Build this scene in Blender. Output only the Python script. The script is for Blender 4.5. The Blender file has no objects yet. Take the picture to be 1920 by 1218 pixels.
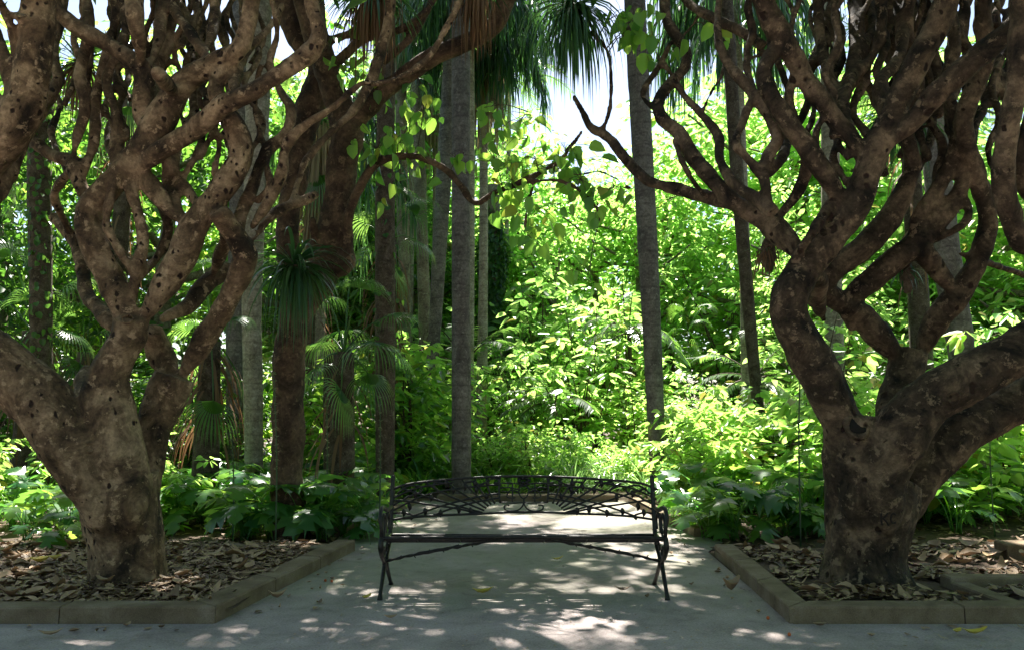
import bpy, math, random
import numpy as np
from mathutils import Vector, noise

R = math.radians
rs = np.random.RandomState(7)
random.seed(7)
scene = bpy.context.scene
col = scene.collection

# ------------------------------------------------------------------ camera, sky, sun, exposure
FPX, CX, CY = 1550.0, 960.0, 609.0
CAMZ = 1.37
PITCH = math.atan((778 - 609) / FPX)
cam_d = bpy.data.cameras.new('camera')
cam = bpy.data.objects.new('camera', cam_d)
col.objects.link(cam)
cam.location = (0, 0, CAMZ)
cam.rotation_euler = (R(90) + PITCH, 0, 0)
cam_d.sensor_width = 36
cam_d.lens = 36 * FPX / 1920
cam_d.clip_start = 0.05
cam_d.clip_end = 2000
scene.camera = cam

SUN_EL, SUN_AZ = R(58), R(-4)
world = bpy.data.worlds.new('World')
scene.world = world
world.use_nodes = True
wn = world.node_tree
bg = wn.nodes['Background']
sky = wn.nodes.new('ShaderNodeTexSky')
sky.sky_type = 'NISHITA'
sky.sun_disc = False
sky.sun_elevation = SUN_EL
sky.sun_rotation = SUN_AZ
sky.air_density = 1.0
sky.dust_density = 1.5
wn.links.new(sky.outputs[0], bg.inputs[0])
bg.inputs[1].default_value = 0.055
sd = bpy.data.lights.new('sun', 'SUN')
sun = bpy.data.objects.new('sun', sd)
col.objects.link(sun)
sd.energy = 5.0
sd.angle = R(0.45)
sd.color = (1.0, 0.95, 0.86)
sdir = Vector((math.sin(SUN_AZ) * math.cos(SUN_EL), math.cos(SUN_AZ) * math.cos(SUN_EL), math.sin(SUN_EL)))
sun.rotation_euler = sdir.to_track_quat('Z', 'Y').to_euler()
scene.view_settings.view_transform = 'Standard'
scene.view_settings.look = 'None'
scene.view_settings.exposure = 2.15
scene.view_settings.gamma = 1.0
scene.render.engine = 'CYCLES'
scene.cycles.max_bounces = 7
scene.cycles.diffuse_bounces = 4
scene.cycles.glossy_bounces = 2
scene.cycles.transmission_bounces = 4
scene.cycles.transparent_max_bounces = 4
scene.cycles.sample_clamp_indirect = 6.0
scene.cycles.use_denoising = True
scene.cycles.caustics_reflective = False
scene.cycles.caustics_refractive = False

# ------------------------------------------------------------------ helpers
def P(x, y, Y):
    """point of the world on the sight line of photograph pixel (x, y), at world distance Y"""
    u = (x - CX) / FPX
    v = (CY - y) / FPX
    dy = math.cos(PITCH) - v * math.sin(PITCH)
    dz = math.sin(PITCH) + v * math.cos(PITCH)
    t = Y / dy
    return np.array([u * t, Y, CAMZ + dz * t]), t

def G(x, y, z=0.0):
    """ground point (height z) seen at pixel"""
    v = (CY - y) / FPX
    dy = math.cos(PITCH) - v * math.sin(PITCH)
    dz = math.sin(PITCH) + v * math.cos(PITCH)
    t = (z - CAMZ) / dz
    return np.array([(x - CX) / FPX * t, dy * t, z])

class MB:
    def __init__(s):
        s.v = []; s.f = []; s.n = 0; s.a = []
    def add(s, verts, faces, rnd=0.5):
        verts = np.asarray(verts, dtype=np.float64).reshape(-1, 3)
        s.v.append(verts)
        if not isinstance(faces, list): faces = [faces]
        for f in faces:
            s.f.append(np.asarray(f, dtype=np.int64) + s.n)
        r = np.broadcast_to(np.asarray(rnd, dtype=np.float64), (len(verts),)) if np.ndim(rnd) else np.full(len(verts), rnd)
        s.a.append(r)
        s.n += len(verts)
    def mesh(s, name, mat=None, smooth=True):
        me = bpy.data.meshes.new(name)
        v = np.concatenate(s.v)
        me.vertices.add(len(v)); me.vertices.foreach_set('co', v.ravel())
        sizes = np.concatenate([np.full(len(f), f.shape[1]) for f in s.f])
        loops = np.concatenate([f.ravel() for f in s.f])
        me.loops.add(len(loops)); me.loops.foreach_set('vertex_index', loops)
        st = np.concatenate([[0], np.cumsum(sizes)[:-1]])
        me.polygons.add(len(sizes)); me.polygons.foreach_set('loop_start', st)
        try: me.polygons.foreach_set('loop_total', sizes)
        except Exception: pass
        at = me.attributes.new('rnd', 'FLOAT', 'POINT')
        at.data.foreach_set('value', np.concatenate(s.a))
        me.update(calc_edges=True)
        me.polygons.foreach_set('use_smooth', np.full(len(sizes), smooth))
        if mat: me.materials.append(mat)
        return me
    def obj(s, name, mat, parent=None, smooth=True, offset=None):
        if offset is not None:
            s.v = [v - np.asarray(offset) for v in s.v]
        return link(name, s.mesh(name, mat, smooth), parent)

def link(name, data, parent=None):
    o = bpy.data.objects.new(name, data)
    col.objects.link(o)
    if parent is not None: o.parent = parent
    return o

def tag(o, label=None, cat=None, group=None, kind=None):
    if label: o['label'] = label
    if cat: o['category'] = cat
    if group: o['group'] = group
    if kind: o['kind'] = kind
    return o

def thing(name, label, cat, loc=(0, 0, 0), rz=0, group=None):
    o = link(name, None)
    o.location = loc; o.rotation_euler = (0, 0, rz)
    return tag(o, label, cat, group)

def copy_tree(o, parent=None):
    c = o.copy(); col.objects.link(c)
    if parent is not None: c.parent = parent
    for ch in list(o.children): copy_tree(ch, c)
    return c

def norm(a):
    return a / np.maximum(np.linalg.norm(a, axis=-1, keepdims=True), 1e-9)

def catmull(c, step):
    c = np.asarray(c, float)
    if len(c) == 2:
        n = max(2, int(np.linalg.norm(c[1, :3] - c[0, :3]) / step) + 1)
        t = np.linspace(0, 1, n)[:, None]
        return c[0] * (1 - t) + c[1] * t
    p = np.vstack([2 * c[0] - c[1], c, 2 * c[-1] - c[-2]])
    out = []
    for i in range(1, len(p) - 2):
        n = max(2, int(np.linalg.norm(p[i + 1, :3] - p[i, :3]) / step))
        t = (np.arange(n) / n)[:, None]
        out.append(0.5 * (2 * p[i] + (p[i + 1] - p[i - 1]) * t + (2 * p[i - 1] - 5 * p[i] + 4 * p[i + 1] - p[i + 2]) * t ** 2
                          + (3 * p[i] - p[i - 1] - 3 * p[i + 1] + p[i + 2]) * t ** 3))
    out.append(p[-2][None])
    return np.vstack(out)

def tube(mb, path, k=8, rnd=0.5, flat=1.0):
    """path: (n,4) x y z r"""
    path = np.asarray(path, float)
    p, r = path[:, :3], path[:, 3]
    n = len(p)
    T = norm(np.gradient(p, axis=0))
    up = np.array([0, 0, 1.0]) if abs(T[0][2]) < 0.9 else np.array([0, 1.0, 0])
    N = np.zeros((n, 3)); a = np.cross(T[0], up); N[0] = a / np.linalg.norm(a)
    for i in range(1, n):
        b = N[i - 1] - T[i] * np.dot(N[i - 1], T[i])
        N[i] = b / max(np.linalg.norm(b), 1e-9)
    B = np.cross(T, N)
    th = np.linspace(0, 2 * math.pi, k, endpoint=False)
    ring = (N[:, None, :] * np.cos(th)[None, :, None] + B[:, None, :] * np.sin(th)[None, :, None] * flat) * r[:, None, None]
    v = (p[:, None, :] + ring).reshape(-1, 3)
    i = np.arange(n - 1)[:, None] * k; j = np.arange(k)[None, :]; j2 = (j + 1) % k
    q = np.stack([i + j, i + j2, i + k + j2, i + k + j], -1).reshape(-1, 4)
    c0 = n * k; c1 = n * k + 1
    v = np.vstack([v, p[0], p[-1]])
    jj = np.arange(k)
    t0 = np.stack([np.full(k, c0), (jj + 1) % k, jj], -1)
    t1 = np.stack([np.full(k, c1), (n - 1) * k + jj, (n - 1) * k + (jj + 1) % k], -1)
    mb.add(v, [q, t0, t1], rnd)

def strips(mb, pos, d0, length, width, droop, segs=5, taper=1.0, rnd=None, side=None, fold=0.0):
    """curved strap leaves: integrate direction falling under its weight"""
    pos = np.asarray(pos, float); N = len(pos)
    d = norm(np.asarray(d0, float)); length = np.broadcast_to(length, (N,)); width = np.broadcast_to(width, (N,)); droop = np.broadcast_to(droop, (N,))
    if rnd is None: rnd = rs.rand(N)
    if side is None:
        side = np.cross(d, np.array([0, 0, 1.0])) + rs.normal(0, .15, (N, 3))
        side = norm(side)
    ds = length / segs
    p = pos.copy()
    rows = []
    for s in range(segs + 1):
        u = s / segs
        w = width * (0.55 + 0.45 * min(1, u * 4)) * (1 - u ** (2.2 * taper)) * 0.5 if s < segs else width * 0.02
        if s == 0: w = width * 0.35
        rows.append(p - side * np.reshape(w, (-1, 1))); rows.append(p + side * np.reshape(w, (-1, 1)))
        d = norm(d + np.array([0, 0, -1.0]) * (droop * ds * (0.4 + 1.2 * u))[:, None])
        p = p + d * ds[:, None]
    V = np.stack(rows, 1)            # N, 2(segs+1), 3
    m = 2 * (segs + 1)
    base = np.arange(N)[:, None] * m
    fs = [np.stack([base[:, 0] + 2 * s, base[:, 0] + 2 * s + 1, base[:, 0] + 2 * s + 3, base[:, 0] + 2 * s + 2], -1) for s in range(segs)]
    mb.add(V.reshape(-1, 3), np.concatenate(fs), np.repeat(rnd, m))

def leaves(mb, pos, axis, nrm, length, width, rnd=None, cup=0.18, shape='ovate'):
    """folded leaf blades, two faces each (four when 'heart')"""
    N = len(pos)
    a = norm(np.asarray(axis, float))
    s = norm(np.cross(a, nrm)); n = np.cross(s, a)
    L = np.broadcast_to(length, (N,))[:, None]; W = np.broadcast_to(width, (N,))[:, None]
    if rnd is None: rnd = rs.rand(N)
    if shape == 'ovate':
        prof = [(0.0, 0), (0.28, .5), (0.66, .36)]
    elif shape == 'heart':
        prof = [(0.0, 0), (0.03, .26), (0.25, .47), (0.6, .42), (0.86, .18)]
    else:
        prof = [(0.0, 0), (0.3, .5), (0.7, .40)]
    pts = []
    droop = -0.16
    for t, w in prof:
        pts.append(pos + a * L * t + s * W * w + n * (W * w * cup * 2 + droop * L * t * t))
    pts.append(pos + a * L + n * droop * L)
    for t, w in prof[:0:-1]:
        pts.append(pos + a * L * t - s * W * w + n * (W * w * cup * 2 + droop * L * t * t))
    m = len(pts); h = len(prof)
    V = np.stack(pts, 1)
    b = np.arange(N)[:, None] * m
    f1 = b + np.array([list(range(0, h + 1))])
    f2 = b + np.array([[0] + list(range(h, m))])
    mb.add(V.reshape(-1, 3), [f1, f2], np.repeat(rnd, m))

def rdir(N, zmin=-1, zmax=1):
    z = rs.uniform(zmin, zmax, N); t = rs.uniform(0, 2 * math.pi, N); q = np.sqrt(np.maximum(0, 1 - z * z))
    return np.stack([q * np.cos(t), q * np.sin(t), z], -1)

# ------------------------------------------------------------------ materials
def nt(name):
    m = bpy.data.materials.new(name); m.use_nodes = True
    t = m.node_tree; b = t.nodes['Principled BSDF']
    return m, t, b
def ramp(t, src, stops):
    r = t.nodes.new('ShaderNodeValToRGB')
    e = r.color_ramp.elements
    while len(e) < len(stops): e.new(0.5)
    for k, (p, c) in enumerate(stops):
        e[k].position = p; e[k].color = (*c, 1) if len(c) == 3 else c
    t.links.new(src, r.inputs[0])
    return r
def noise_n(t, scale, detail=4, rough=.55, dist=0.0, coord='Object', vec=None):
    n = t.nodes.new('ShaderNodeTexNoise'); n.inputs['Scale'].default_value = scale
    n.inputs['Detail'].default_value = detail; n.inputs['Roughness'].default_value = rough; n.inputs['Distortion'].default_value = dist
    if vec is None:
        tc = t.nodes.new('ShaderNodeTexCoord'); vec = tc.outputs[coord]
    t.links.new(vec, n.inputs['Vector'])
    return n
def mixc(t, fac, a, b, mode='MIX'):
    m = t.nodes.new('ShaderNodeMix'); m.data_type = 'RGBA'; m.blend_type = mode
    if isinstance(fac, (int, float)): m.inputs[0].default_value = fac
    else: t.links.new(fac, m.inputs[0])
    for i, c in ((6, a), (7, b)):
        if isinstance(c, tuple): m.inputs[i].default_value = (*c, 1)
        else: t.links.new(c, m.inputs[i])
    return m.outputs[2]
def bump(t, b, h, strength=.5, dist=.01, prev=None):
    n = t.nodes.new('ShaderNodeBump'); n.inputs['Strength'].default_value = strength; n.inputs['Distance'].default_value = dist
    t.links.new(h, n.inputs['Height'])
    if prev is not None: t.links.new(prev, n.inputs['Normal'])
    if b is not None: t.links.new(n.outputs[0], b.inputs['Normal'])
    return n.outputs[0]

def leaf_mat(name, c0, c1, t0, t1, trans=.5, rough=.38, spec=.5, old=None):
    """c0..c1 blade colour by leaf, t0..t1 the colour light takes passing through"""
    m, t, b = nt(name)
    at = t.nodes.new('ShaderNodeAttribute'); at.attribute_name = 'rnd'
    oi = t.nodes.new('ShaderNodeObjectInfo')
    add = t.nodes.new('ShaderNodeMath'); add.operation = 'MULTIPLY_ADD'
    t.links.new(oi.outputs['Random'], add.inputs[0]); add.inputs[1].default_value = .3
    t.links.new(at.outputs['Fac'], add.inputs[2])
    r1 = ramp(t, add.outputs[0], [(0, c0), (1.1, c1)])
    r2 = ramp(t, add.outputs[0], [(0, t0), (1.1, t1)])
    o1, o2 = r1.outputs[0], r2.outputs[0]
    if old:
        gt = t.nodes.new('ShaderNodeMath'); gt.operation = 'GREATER_THAN'; gt.inputs[1].default_value = .965; t.links.new(at.outputs['Fac'], gt.inputs[0])
        o1 = mixc(t, gt.outputs[0], o1, old); o2 = mixc(t, gt.outputs[0], o2, old)
    t.links.new(o1, b.inputs['Base Color'])
    b.inputs['Roughness'].default_value = rough
    b.inputs['Specular IOR Level'].default_value = spec
    tr = t.nodes.new('ShaderNodeBsdfTranslucent'); t.links.new(o2, tr.inputs[0])
    mx = t.nodes.new('ShaderNodeMixShader'); mx.inputs[0].default_value = trans
    t.links.new(b.outputs[0], mx.inputs[1]); t.links.new(tr.outputs[0], mx.inputs[2])
    t.links.new(mx.outputs[0], t.nodes['Material Output'].inputs['Surface'])
    return m

def bark_mat(name, dark, mid, light, pits=True, sc=1.0, rings=False, bumpd=.02, pit_scale=20):
    m, t, b = nt(name)
    tc = t.nodes.new('ShaderNodeTexCoord'); vec = tc.outputs['Object']
    n1 = noise_n(t, 3.2 * sc, 6, .65, .6, vec=vec)
    r1 = ramp(t, n1.outputs[0], [(.36, dark), (.5, mid), (.66, light)])
    n2 = noise_n(t, 26 * sc, 5, .7, .3, vec=vec)
    r2 = ramp(t, n2.outputs[0], [(.38, (.55, .52, .50)), (.60, (1.2, 1.17, 1.14))])
    c = mixc(t, .75, r1.outputs[0], r2.outputs[0], 'MULTIPLY')
    n3 = noise_n(t, 11 * sc, 5, .7, .2, vec=vec)
    r3 = ramp(t, n3.outputs[0], [(.57, (0, 0, 0)), (.63, (.6, .6, .6))])
    c = mixc(t, r3.outputs[0], c, tuple(min(1, x * 1.35) for x in light))
    h = n2.outputs[0]
    nb = bump(t, None, n3.outputs[0], .5, bumpd * 1.6, bump(t, None, h, .5, bumpd))
    if pits:
        vo = t.nodes.new('ShaderNodeTexVoronoi'); vo.inputs['Scale'].default_value = pit_scale
        wr = noise_n(t, 9, 2, vec=vec)
        mv = t.nodes.new('ShaderNodeMix'); mv.data_type = 'VECTOR'; mv.inputs[0].default_value = .09
        t.links.new(vec, mv.inputs[4]); t.links.new(wr.outputs['Color'], mv.inputs[5])
        mp = t.nodes.new('ShaderNodeMapping'); mp.inputs['Scale'].default_value = (1, 1, .7)
        t.links.new(mv.outputs[1], mp.inputs[0]); t.links.new(mp.outputs[0], vo.inputs['Vector'])
        sp = t.nodes.new('ShaderNodeSeparateColor'); t.links.new(vo.outputs['Color'], sp.inputs[0])
        sz = t.nodes.new('ShaderNodeMath'); sz.operation = 'MULTIPLY_ADD'; sz.inputs[1].default_value = 1.0; sz.inputs[2].default_value = .35
        t.links.new(sp.outputs[1], sz.inputs[0])
        dv = t.nodes.new('ShaderNodeMath'); dv.operation = 'DIVIDE'; t.links.new(vo.outputs['Distance'], dv.inputs[0]); t.links.new(sz.outputs[0], dv.inputs[1])
        rp = ramp(t, dv.outputs[0], [(.20, (1, 1, 1)), (.32, (0, 0, 0))])
        # only some of the cells carry a scar, more of them in patches
        npz = noise_n(t, 1.6, 3, vec=vec)
        gt = t.nodes.new('ShaderNodeMath'); gt.operation = 'LESS_THAN'
        ml = t.nodes.new('ShaderNodeMath'); ml.operation = 'MULTIPLY_ADD'; ml.inputs[1].default_value = 4.6; ml.inputs[2].default_value = -2.2
        t.links.new(npz.outputs[0], ml.inputs[0])
        t.links.new(sp.outputs[0], gt.inputs[0]); t.links.new(ml.outputs[0], gt.inputs[1])
        mm = t.nodes.new('ShaderNodeMath'); mm.operation = 'MULTIPLY'
        t.links.new(rp.outputs[0], mm.inputs[0]); t.links.new(gt.outputs[0], mm.inputs[1])
        c = mixc(t, mm.outputs[0], c, (.022, .011, .007))
        iv = t.nodes.new('ShaderNodeMath'); iv.operation = 'SUBTRACT'; iv.inputs[0].default_value = 1
        t.links.new(mm.outputs[0], iv.inputs[1])
        nb = bump(t, None, iv.outputs[0], .9, .02, nb)
    if rings:
        wv = t.nodes.new('ShaderNodeTexWave'); wv.wave_type = 'BANDS'; wv.bands_direction = 'Z'
        wv.inputs['Scale'].default_value = 1.5; wv.inputs['Distortion'].default_value = 3.5; wv.inputs['Detail'].default_value = 3
        wv.inputs['Detail Scale'].default_value = .8
        t.links.new(vec, wv.inputs['Vector'])
        rw = ramp(t, wv.outputs[0], [(.0, (.6, .58, .56)), (.12, (1, 1, 1))])
        c = mixc(t, .6, c, rw.outputs[0], 'MULTIPLY')
        nb = bump(t, None, wv.outputs[0], .15, .006, nb)
    t.links.new(c, b.inputs['Base Color']); t.links.new(nb, b.inputs['Normal'])
    b.inputs['Roughness'].default_value = .8
    b.inputs['Specular IOR Level'].default_value = .25
    return m

M = {}
M['bark_a'] = bark_mat('scarred_tan_bark', (.022, .014, .009), (.130, .083, .048), (.36, .25, .155))
M['bark_b'] = bark_mat('scarred_brown_bark', (.010, .007, .005), (.064, .043, .028), (.20, .14, .092), pit_scale=13)
M['bark_c'] = bark_mat('red_brown_bark', (.03, .019, .013), (.085, .053, .034), (.18, .118, .072), pits=False)
M['palm_grey'] = bark_mat('ringed_palm_bark', (.10, .088, .085), (.16, .142, .135), (.23, .21, .195), pits=False, rings=True, bumpd=.008)
M['palm_pale'] = bark_mat('pale_palm_bark', (.20, .17, .13), (.32, .28, .23), (.42, .38, .32), pits=False, rings=True, bumpd=.01)
M['palm_dark'] = bark_mat('rough_dark_bark', (.05, .035, .025), (.10, .075, .055), (.16, .13, .10), pits=False, sc=2, bumpd=.03)
M['bark_far'] = bark_mat('mossy_far_bark', (.12, .10, .07), (.2, .18, .13), (.26, .26, .18), pits=False)
M['twig'] = bark_mat('thin_twig_bark', (.05, .035, .025), (.09, .065, .045), (.14, .11, .08), pits=False)
M['leaf_thicket'] = leaf_mat('thicket_leaf', (.05, .15, .025), (.12, .25, .04), (.28, .70, .10), (.62, .92, .24), .60, .28, old=(.34, .33, .08))
M['leaf_yellow'] = leaf_mat('yellow_green_leaf', (.07, .18, .025), (.14, .27, .04), (.32, .72, .10), (.66, .93, .22), .58, .28, old=(.40, .36, .08))
M['leaf_heart'] = leaf_mat('heart_leaf', (.03, .10, .04), (.07, .18, .04), (.20, .55, .06), (.62, .92, .12), .5, .30, old=(.34, .40, .05))
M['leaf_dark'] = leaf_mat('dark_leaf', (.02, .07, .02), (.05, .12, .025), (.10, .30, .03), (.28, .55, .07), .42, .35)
M['leaf_canopy'] = leaf_mat('canopy_leaf', (.03, .09, .02), (.06, .14, .03), (.08, .22, .03), (.18, .38, .05), .35, .35)
M['leaf_lobed'] = leaf_mat('lobed_leaf', (.02, .09, .04), (.07, .19, .04), (.12, .42, .06), (.50, .80, .10), .42, .26, .6)
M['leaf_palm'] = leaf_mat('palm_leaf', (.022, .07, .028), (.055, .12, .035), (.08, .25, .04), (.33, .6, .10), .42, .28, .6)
M['leaf_strap'] = leaf_mat('strap_leaf', (.02, .06, .03), (.05, .11, .04), (.05, .18, .04), (.14, .34, .07), .3, .30, .6)
M['leaf_grass'] = leaf_mat('grass_blade', (.05, .12, .03), (.12, .22, .07), (.22, .48, .10), (.5, .75, .25), .45, .25, .7)
M['leaf_dead'] = leaf_mat('dead_strap', (.11, .06, .03), (.24, .15, .09), (.12, .06, .03), (.3, .17, .08), .3, .7, .2)
M['leaf_dead_pale'] = leaf_mat('pale_dead_frond', (.16, .12, .07), (.34, .28, .19), (.3, .22, .12), (.55, .42, .25), .4, .6, .2)
M['litter'] = leaf_mat('fallen_leaf', (.045, .024, .014), (.42, .285, .17), (.08, .04, .02), (.25, .15, .08), .12, .55, .35)
M['yellow_fallen'] = leaf_mat('yellow_fallen_leaf', (.5, .36, .04), (.62, .48, .08), (.4, .3, .03), (.5, .4, .05), .2, .5, .3)

def sheet_mat(name, stops, sc, fine=60, bumpd=.006, extra=None):
    m, t, b = nt(name)
    tc = t.nodes.new('ShaderNodeTexCoord'); vec = tc.outputs['Object']
    n1 = noise_n(t, sc, 6, .6, .4, vec=vec)
    c = ramp(t, n1.outputs[0], stops).outputs[0]
    n2 = noise_n(t, fine, 4, .7, vec=vec)
    r2 = ramp(t, n2.outputs[0], [(.3, (.60, .60, .60)), (.7, (1.28, 1.28, 1.28))])
    c = mixc(t, .8, c, r2.outputs[0], 'MULTIPLY')
    if extra: c = extra(t, c, vec)
    t.links.new(c, b.inputs['Base Color'])
    bump(t, b, n2.outputs[0], .5, bumpd)
    b.inputs['Roughness'].default_value = .9; b.inputs['Specular IOR Level'].default_value = .2
    return m
def path_extra(t, c, vec):
    n = noise_n(t, .55, 5, .6, .8, vec=vec)            # moss film in broad patches on the trodden sand
    r = ramp(t, n.outputs[0], [(.34, (0, 0, 0)), (.56, (.55, .55, .55))])
    sx = t.nodes.new('ShaderNodeSeparateXYZ'); t.links.new(vec, sx.inputs[0])
    wob = t.nodes.new('ShaderNodeMath'); wob.operation = 'MULTIPLY_ADD'; wob.inputs[1].default_value = 1.2
    t.links.new(n.outputs[0], wob.inputs[0]); t.links.new(sx.outputs[1], wob.inputs[2])
    mr = t.nodes.new('ShaderNodeMapRange'); mr.inputs[1].default_value = 6.5; mr.inputs[2].default_value = 7.3
    t.links.new(wob.outputs[0], mr.inputs[0])
    mu = t.nodes.new('ShaderNodeMath'); mu.operation = 'MULTIPLY'; t.links.new(r.outputs[0], mu.inputs[0]); t.links.new(mr.outputs[0], mu.inputs[1])
    c = mixc(t, mu.outputs[0], c, (.21, .225, .15))
    st = noise_n(t, 4.5, 6, .75, 1.0, vec=vec)
    rs_ = ramp(t, st.outputs[0], [(.30, (.62, .60, .58)), (.5, (1, 1, 1)), (.72, (1.12, 1.10, 1.08))])
    c = mixc(t, .7, c, rs_.outputs[0], 'MULTIPLY')
    v = t.nodes.new('ShaderNodeTexVoronoi'); v.inputs['Scale'].default_value = 38
    t.links.new(vec, v.inputs['Vector'])
    rv = ramp(t, v.outputs['Distance'], [(.10, (.4, .36, .32)), (.17, (1, 1, 1))])
    return mixc(t, .7, c, rv.outputs[0], 'MULTIPLY')
M['path'] = sheet_mat('trodden_sand', [(.3, (.26, .222, .215)), (.7, (.41, .355, .345))], 1.7, 70, .004, path_extra)
M['soil'] = sheet_mat('dark_soil', [(.3, (.05, .035, .025)), (.7, (.12, .085, .06))], 3, 40, .02)
M['kerb'] = sheet_mat('weathered_kerb', [(.25, (.10, .07, .045)), (.5, (.20, .148, .10)), (.75, (.29, .235, .18))], 3.2, 120, .004)
def iron():
    m, t, b = nt('black_cast_iron')
    n = noise_n(t, 40, 4, .6)
    r = ramp(t, n.outputs[0], [(.4, (.010, .009, .009)), (.6, (.020, .018, .017)), (.75, (.06, .035, .022))])
    t.links.new(r.outputs[0], b.inputs['Base Color'])
    b.inputs['Metallic'].default_value = .35; b.inputs['Roughness'].default_value = .42
    bump(t, b, n.outputs[0], .3, .003)
    return m
M['iron'] = iron()
def plain(name, c, rough=.7):
    m, t, b = nt(name)
    n = noise_n(t, 30, 3)
    r = ramp(t, n.outputs[0], [(.3, tuple(x * .7 for x in c)), (.7, c)])
    t.links.new(r.outputs[0], b.inputs['Base Color']); b.inputs['Roughness'].default_value = rough
    return m
M['hollow'] = plain('hollow_shade_paint', (.010, .007, .005), .95)  # near-black paint for the shade inside knotholes
M['berry'] = plain('orange_berry', (.55, .12, .03), .35)
M['carve'] = plain('dark_cut_bark', (.02, .013, .01), .9)
M['cut'] = plain('cut_heartwood', (.20, .09, .05), .8)
M['flower'] = leaf_mat('spike_bract', (.10, .16, .06), (.26, .24, .15), (.2, .3, .1), (.4, .45, .2), .35, .5)

# ------------------------------------------------------------------ ground
def sheet(name, pts, z, mat):
    mb = MB(); v = [(x, y, z) for x, y in pts]
    mb.add(v, np.array([list(range(len(v)))]))
    o = mb.obj(name, mat, None, False)
    tag(o, kind='structure'); return o
sheet('ground', [(-300, -100), (300, -100), (300, 400), (-300, 400)], -.012, M['soil'])
sheet('path', [(-16, -15), (16, -15), (16, 5.65), (1.86, 5.65), (1.98, 8.55), (2.3, 9.2), (2.15, 9.7), (1.8, 13.6), (-1.45, 13.6),  # wide unseen part behind the camera added to bounce sunlight
               (-1.98, 9.7), (-1.9, 9.0), (-1.62, 8.5), (-1.98, 5.65), (-16, 5.65)], 0.0, M['path'])

def bed(name, pts, z0, amp, seedoff=0):
    """soil of a planting bed, gently mounded, as a grid clipped to the outline's box"""
    (x0, y0), (x1, y1) = pts
    nx, ny = int((x1 - x0) / .12), int((y1 - y0) / .12)
    xs = np.linspace(x0, x1, nx); ys = np.linspace(y0, y1, ny)
    X, Y = np.meshgrid(xs, ys)
    Z = np.array([[z0 + amp * noise.noise(Vector((x * .8 + seedoff, y * .8, 0))) + .012 * noise.noise(Vector((x * 5, y * 5, seedoff))) for x in xs] for y in ys])
    V = np.stack([X, Y, Z], -1).reshape(-1, 3)
    i = np.arange(ny - 1)[:, None] * nx; j = np.arange(nx - 1)[None, :]
    f = np.stack([i + j, i + j + 1, i + nx + j + 1, i + nx + j], -1).reshape(-1, 4)
    mb = MB(); mb.add(V, f)
    o = mb.obj(name, M['soil']); tag(o, kind='structure')
    return o

def prism(mb, pts, z0, z1, jitter=0.0, bev=.012):
    """kerb body from a plan outline, with a worn bevelled top edge"""
    pts = np.array(pts, float); n = len(pts)
    cen = pts.mean(0)
    a = np.roll(pts, 1, 0); b = np.roll(pts, -1, 0)
    e1 = norm(pts - a); e2 = norm(b - pts)
    area = 0.5 * np.sum(pts[:, 0] * b[:, 1] - b[:, 0] * pts[:, 1])
    sgn = 1 if area > 0 else -1
    n1 = np.stack([-e1[:, 1], e1[:, 0]], -1) * sgn; n2 = np.stack([-e2[:, 1], e2[:, 0]], -1) * sgn
    inn = pts + norm(n1 + n2) * bev * 1.3
    rows = [np.c_[pts, np.full(n, z0)], np.c_[pts, np.full(n, z1 - bev)], np.c_[inn, np.full(n, z1)]]
    V = np.vstack(rows)
    j = np.arange(n); k = (j + 1) % n
    f = [np.stack([j + r * n, k + r * n, k + (r + 1) * n, j + (r + 1) * n], -1) for r in (0, 1)]
    mb.add(V, [np.concatenate(f), np.array([list(range(2 * n, 3 * n))])])

def kerb(name, segs, label, z1=.11, w=.19):
    t = thing(name, label, 'kerb', (0, 0, 0))
    for pts in segs:
        mb = MB(); prism(mb, pts, -.03, z1)
        o = mb.obj('kerb_stone', M['kerb'], t, False)
    return t

def band(p, q, w, n, gap=.006):
    """quads of kerb stones along p->q, w to the left"""
    p = np.array(p); q = np.array(q); d = (q - p); L = np.linalg.norm(d); d /= L; s = np.array([-d[1], d[0]]) * w
    out = []
    for i in range(n):
        a = p + d * (L * i / n + gap / 2); b = p + d * (L * (i + 1) / n - gap / 2)
        out.append([a, b, b + s, a + s])
    return out
# left bed kerb: front run + side run, mitred at the corner
cl = np.array([-1.97, 5.66]); cb = np.array([-1.60, 8.62])
dl = norm(cb - cl); sl = np.array([-dl[1], dl[0]]) * .19
KW = .19
mit_l = [(-9, 5.66), (cl[0], 5.66), (cl[0] + sl[0] * 1.0, 5.66 + KW), (-9, 5.66 + KW)]
kl = thing('kerb', 'long low stone kerb round the left tree bed, corner near the path', 'kerb')
KL = [[(-3.0, 5.66), (cl[0], 5.66), (cl[0] + sl[0] - .02, 5.66 + KW), (-3.0, 5.66 + KW)]]
KL += [[(-3.0 - 1.1 * i - 1.1, 5.66), (-3.008 - 1.1 * i, 5.66), (-3.008 - 1.1 * i, 5.66 + KW), (-4.1 - 1.1 * i, 5.66 + KW)] for i in range(5)]
for i in range(3):
    f0, f1 = i / 3, (i + 1) / 3 - (.003 if i < 2 else 0)
    o0 = np.array([cl[0] + .001, 5.665]); i0 = np.array([cl[0] + sl[0] - .018, 5.665 + KW])
    KL.append([tuple(o0 + (cb - o0) * f0), tuple(o0 + (cb - o0) * f1), tuple(i0 + (cb + sl - i0) * f1), tuple(i0 + (cb + sl - i0) * f0)])
for pts in KL:
    mb = MB(); prism(mb, np.array(pts) + rs.normal(0, .004, (4, 2)) * 0, -.03, .108 + rs.uniform(-.004, .004)); mb.obj('kerb_stone', M['kerb'], kl, False)
for pts in band((cb[0] - .20, cb[1] - .19), (-7, 8.75), .19, 2):
    mb = MB(); prism(mb, pts, -.03, .100); mb.obj('kerb_stone', M['kerb'], kl, False)
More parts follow.
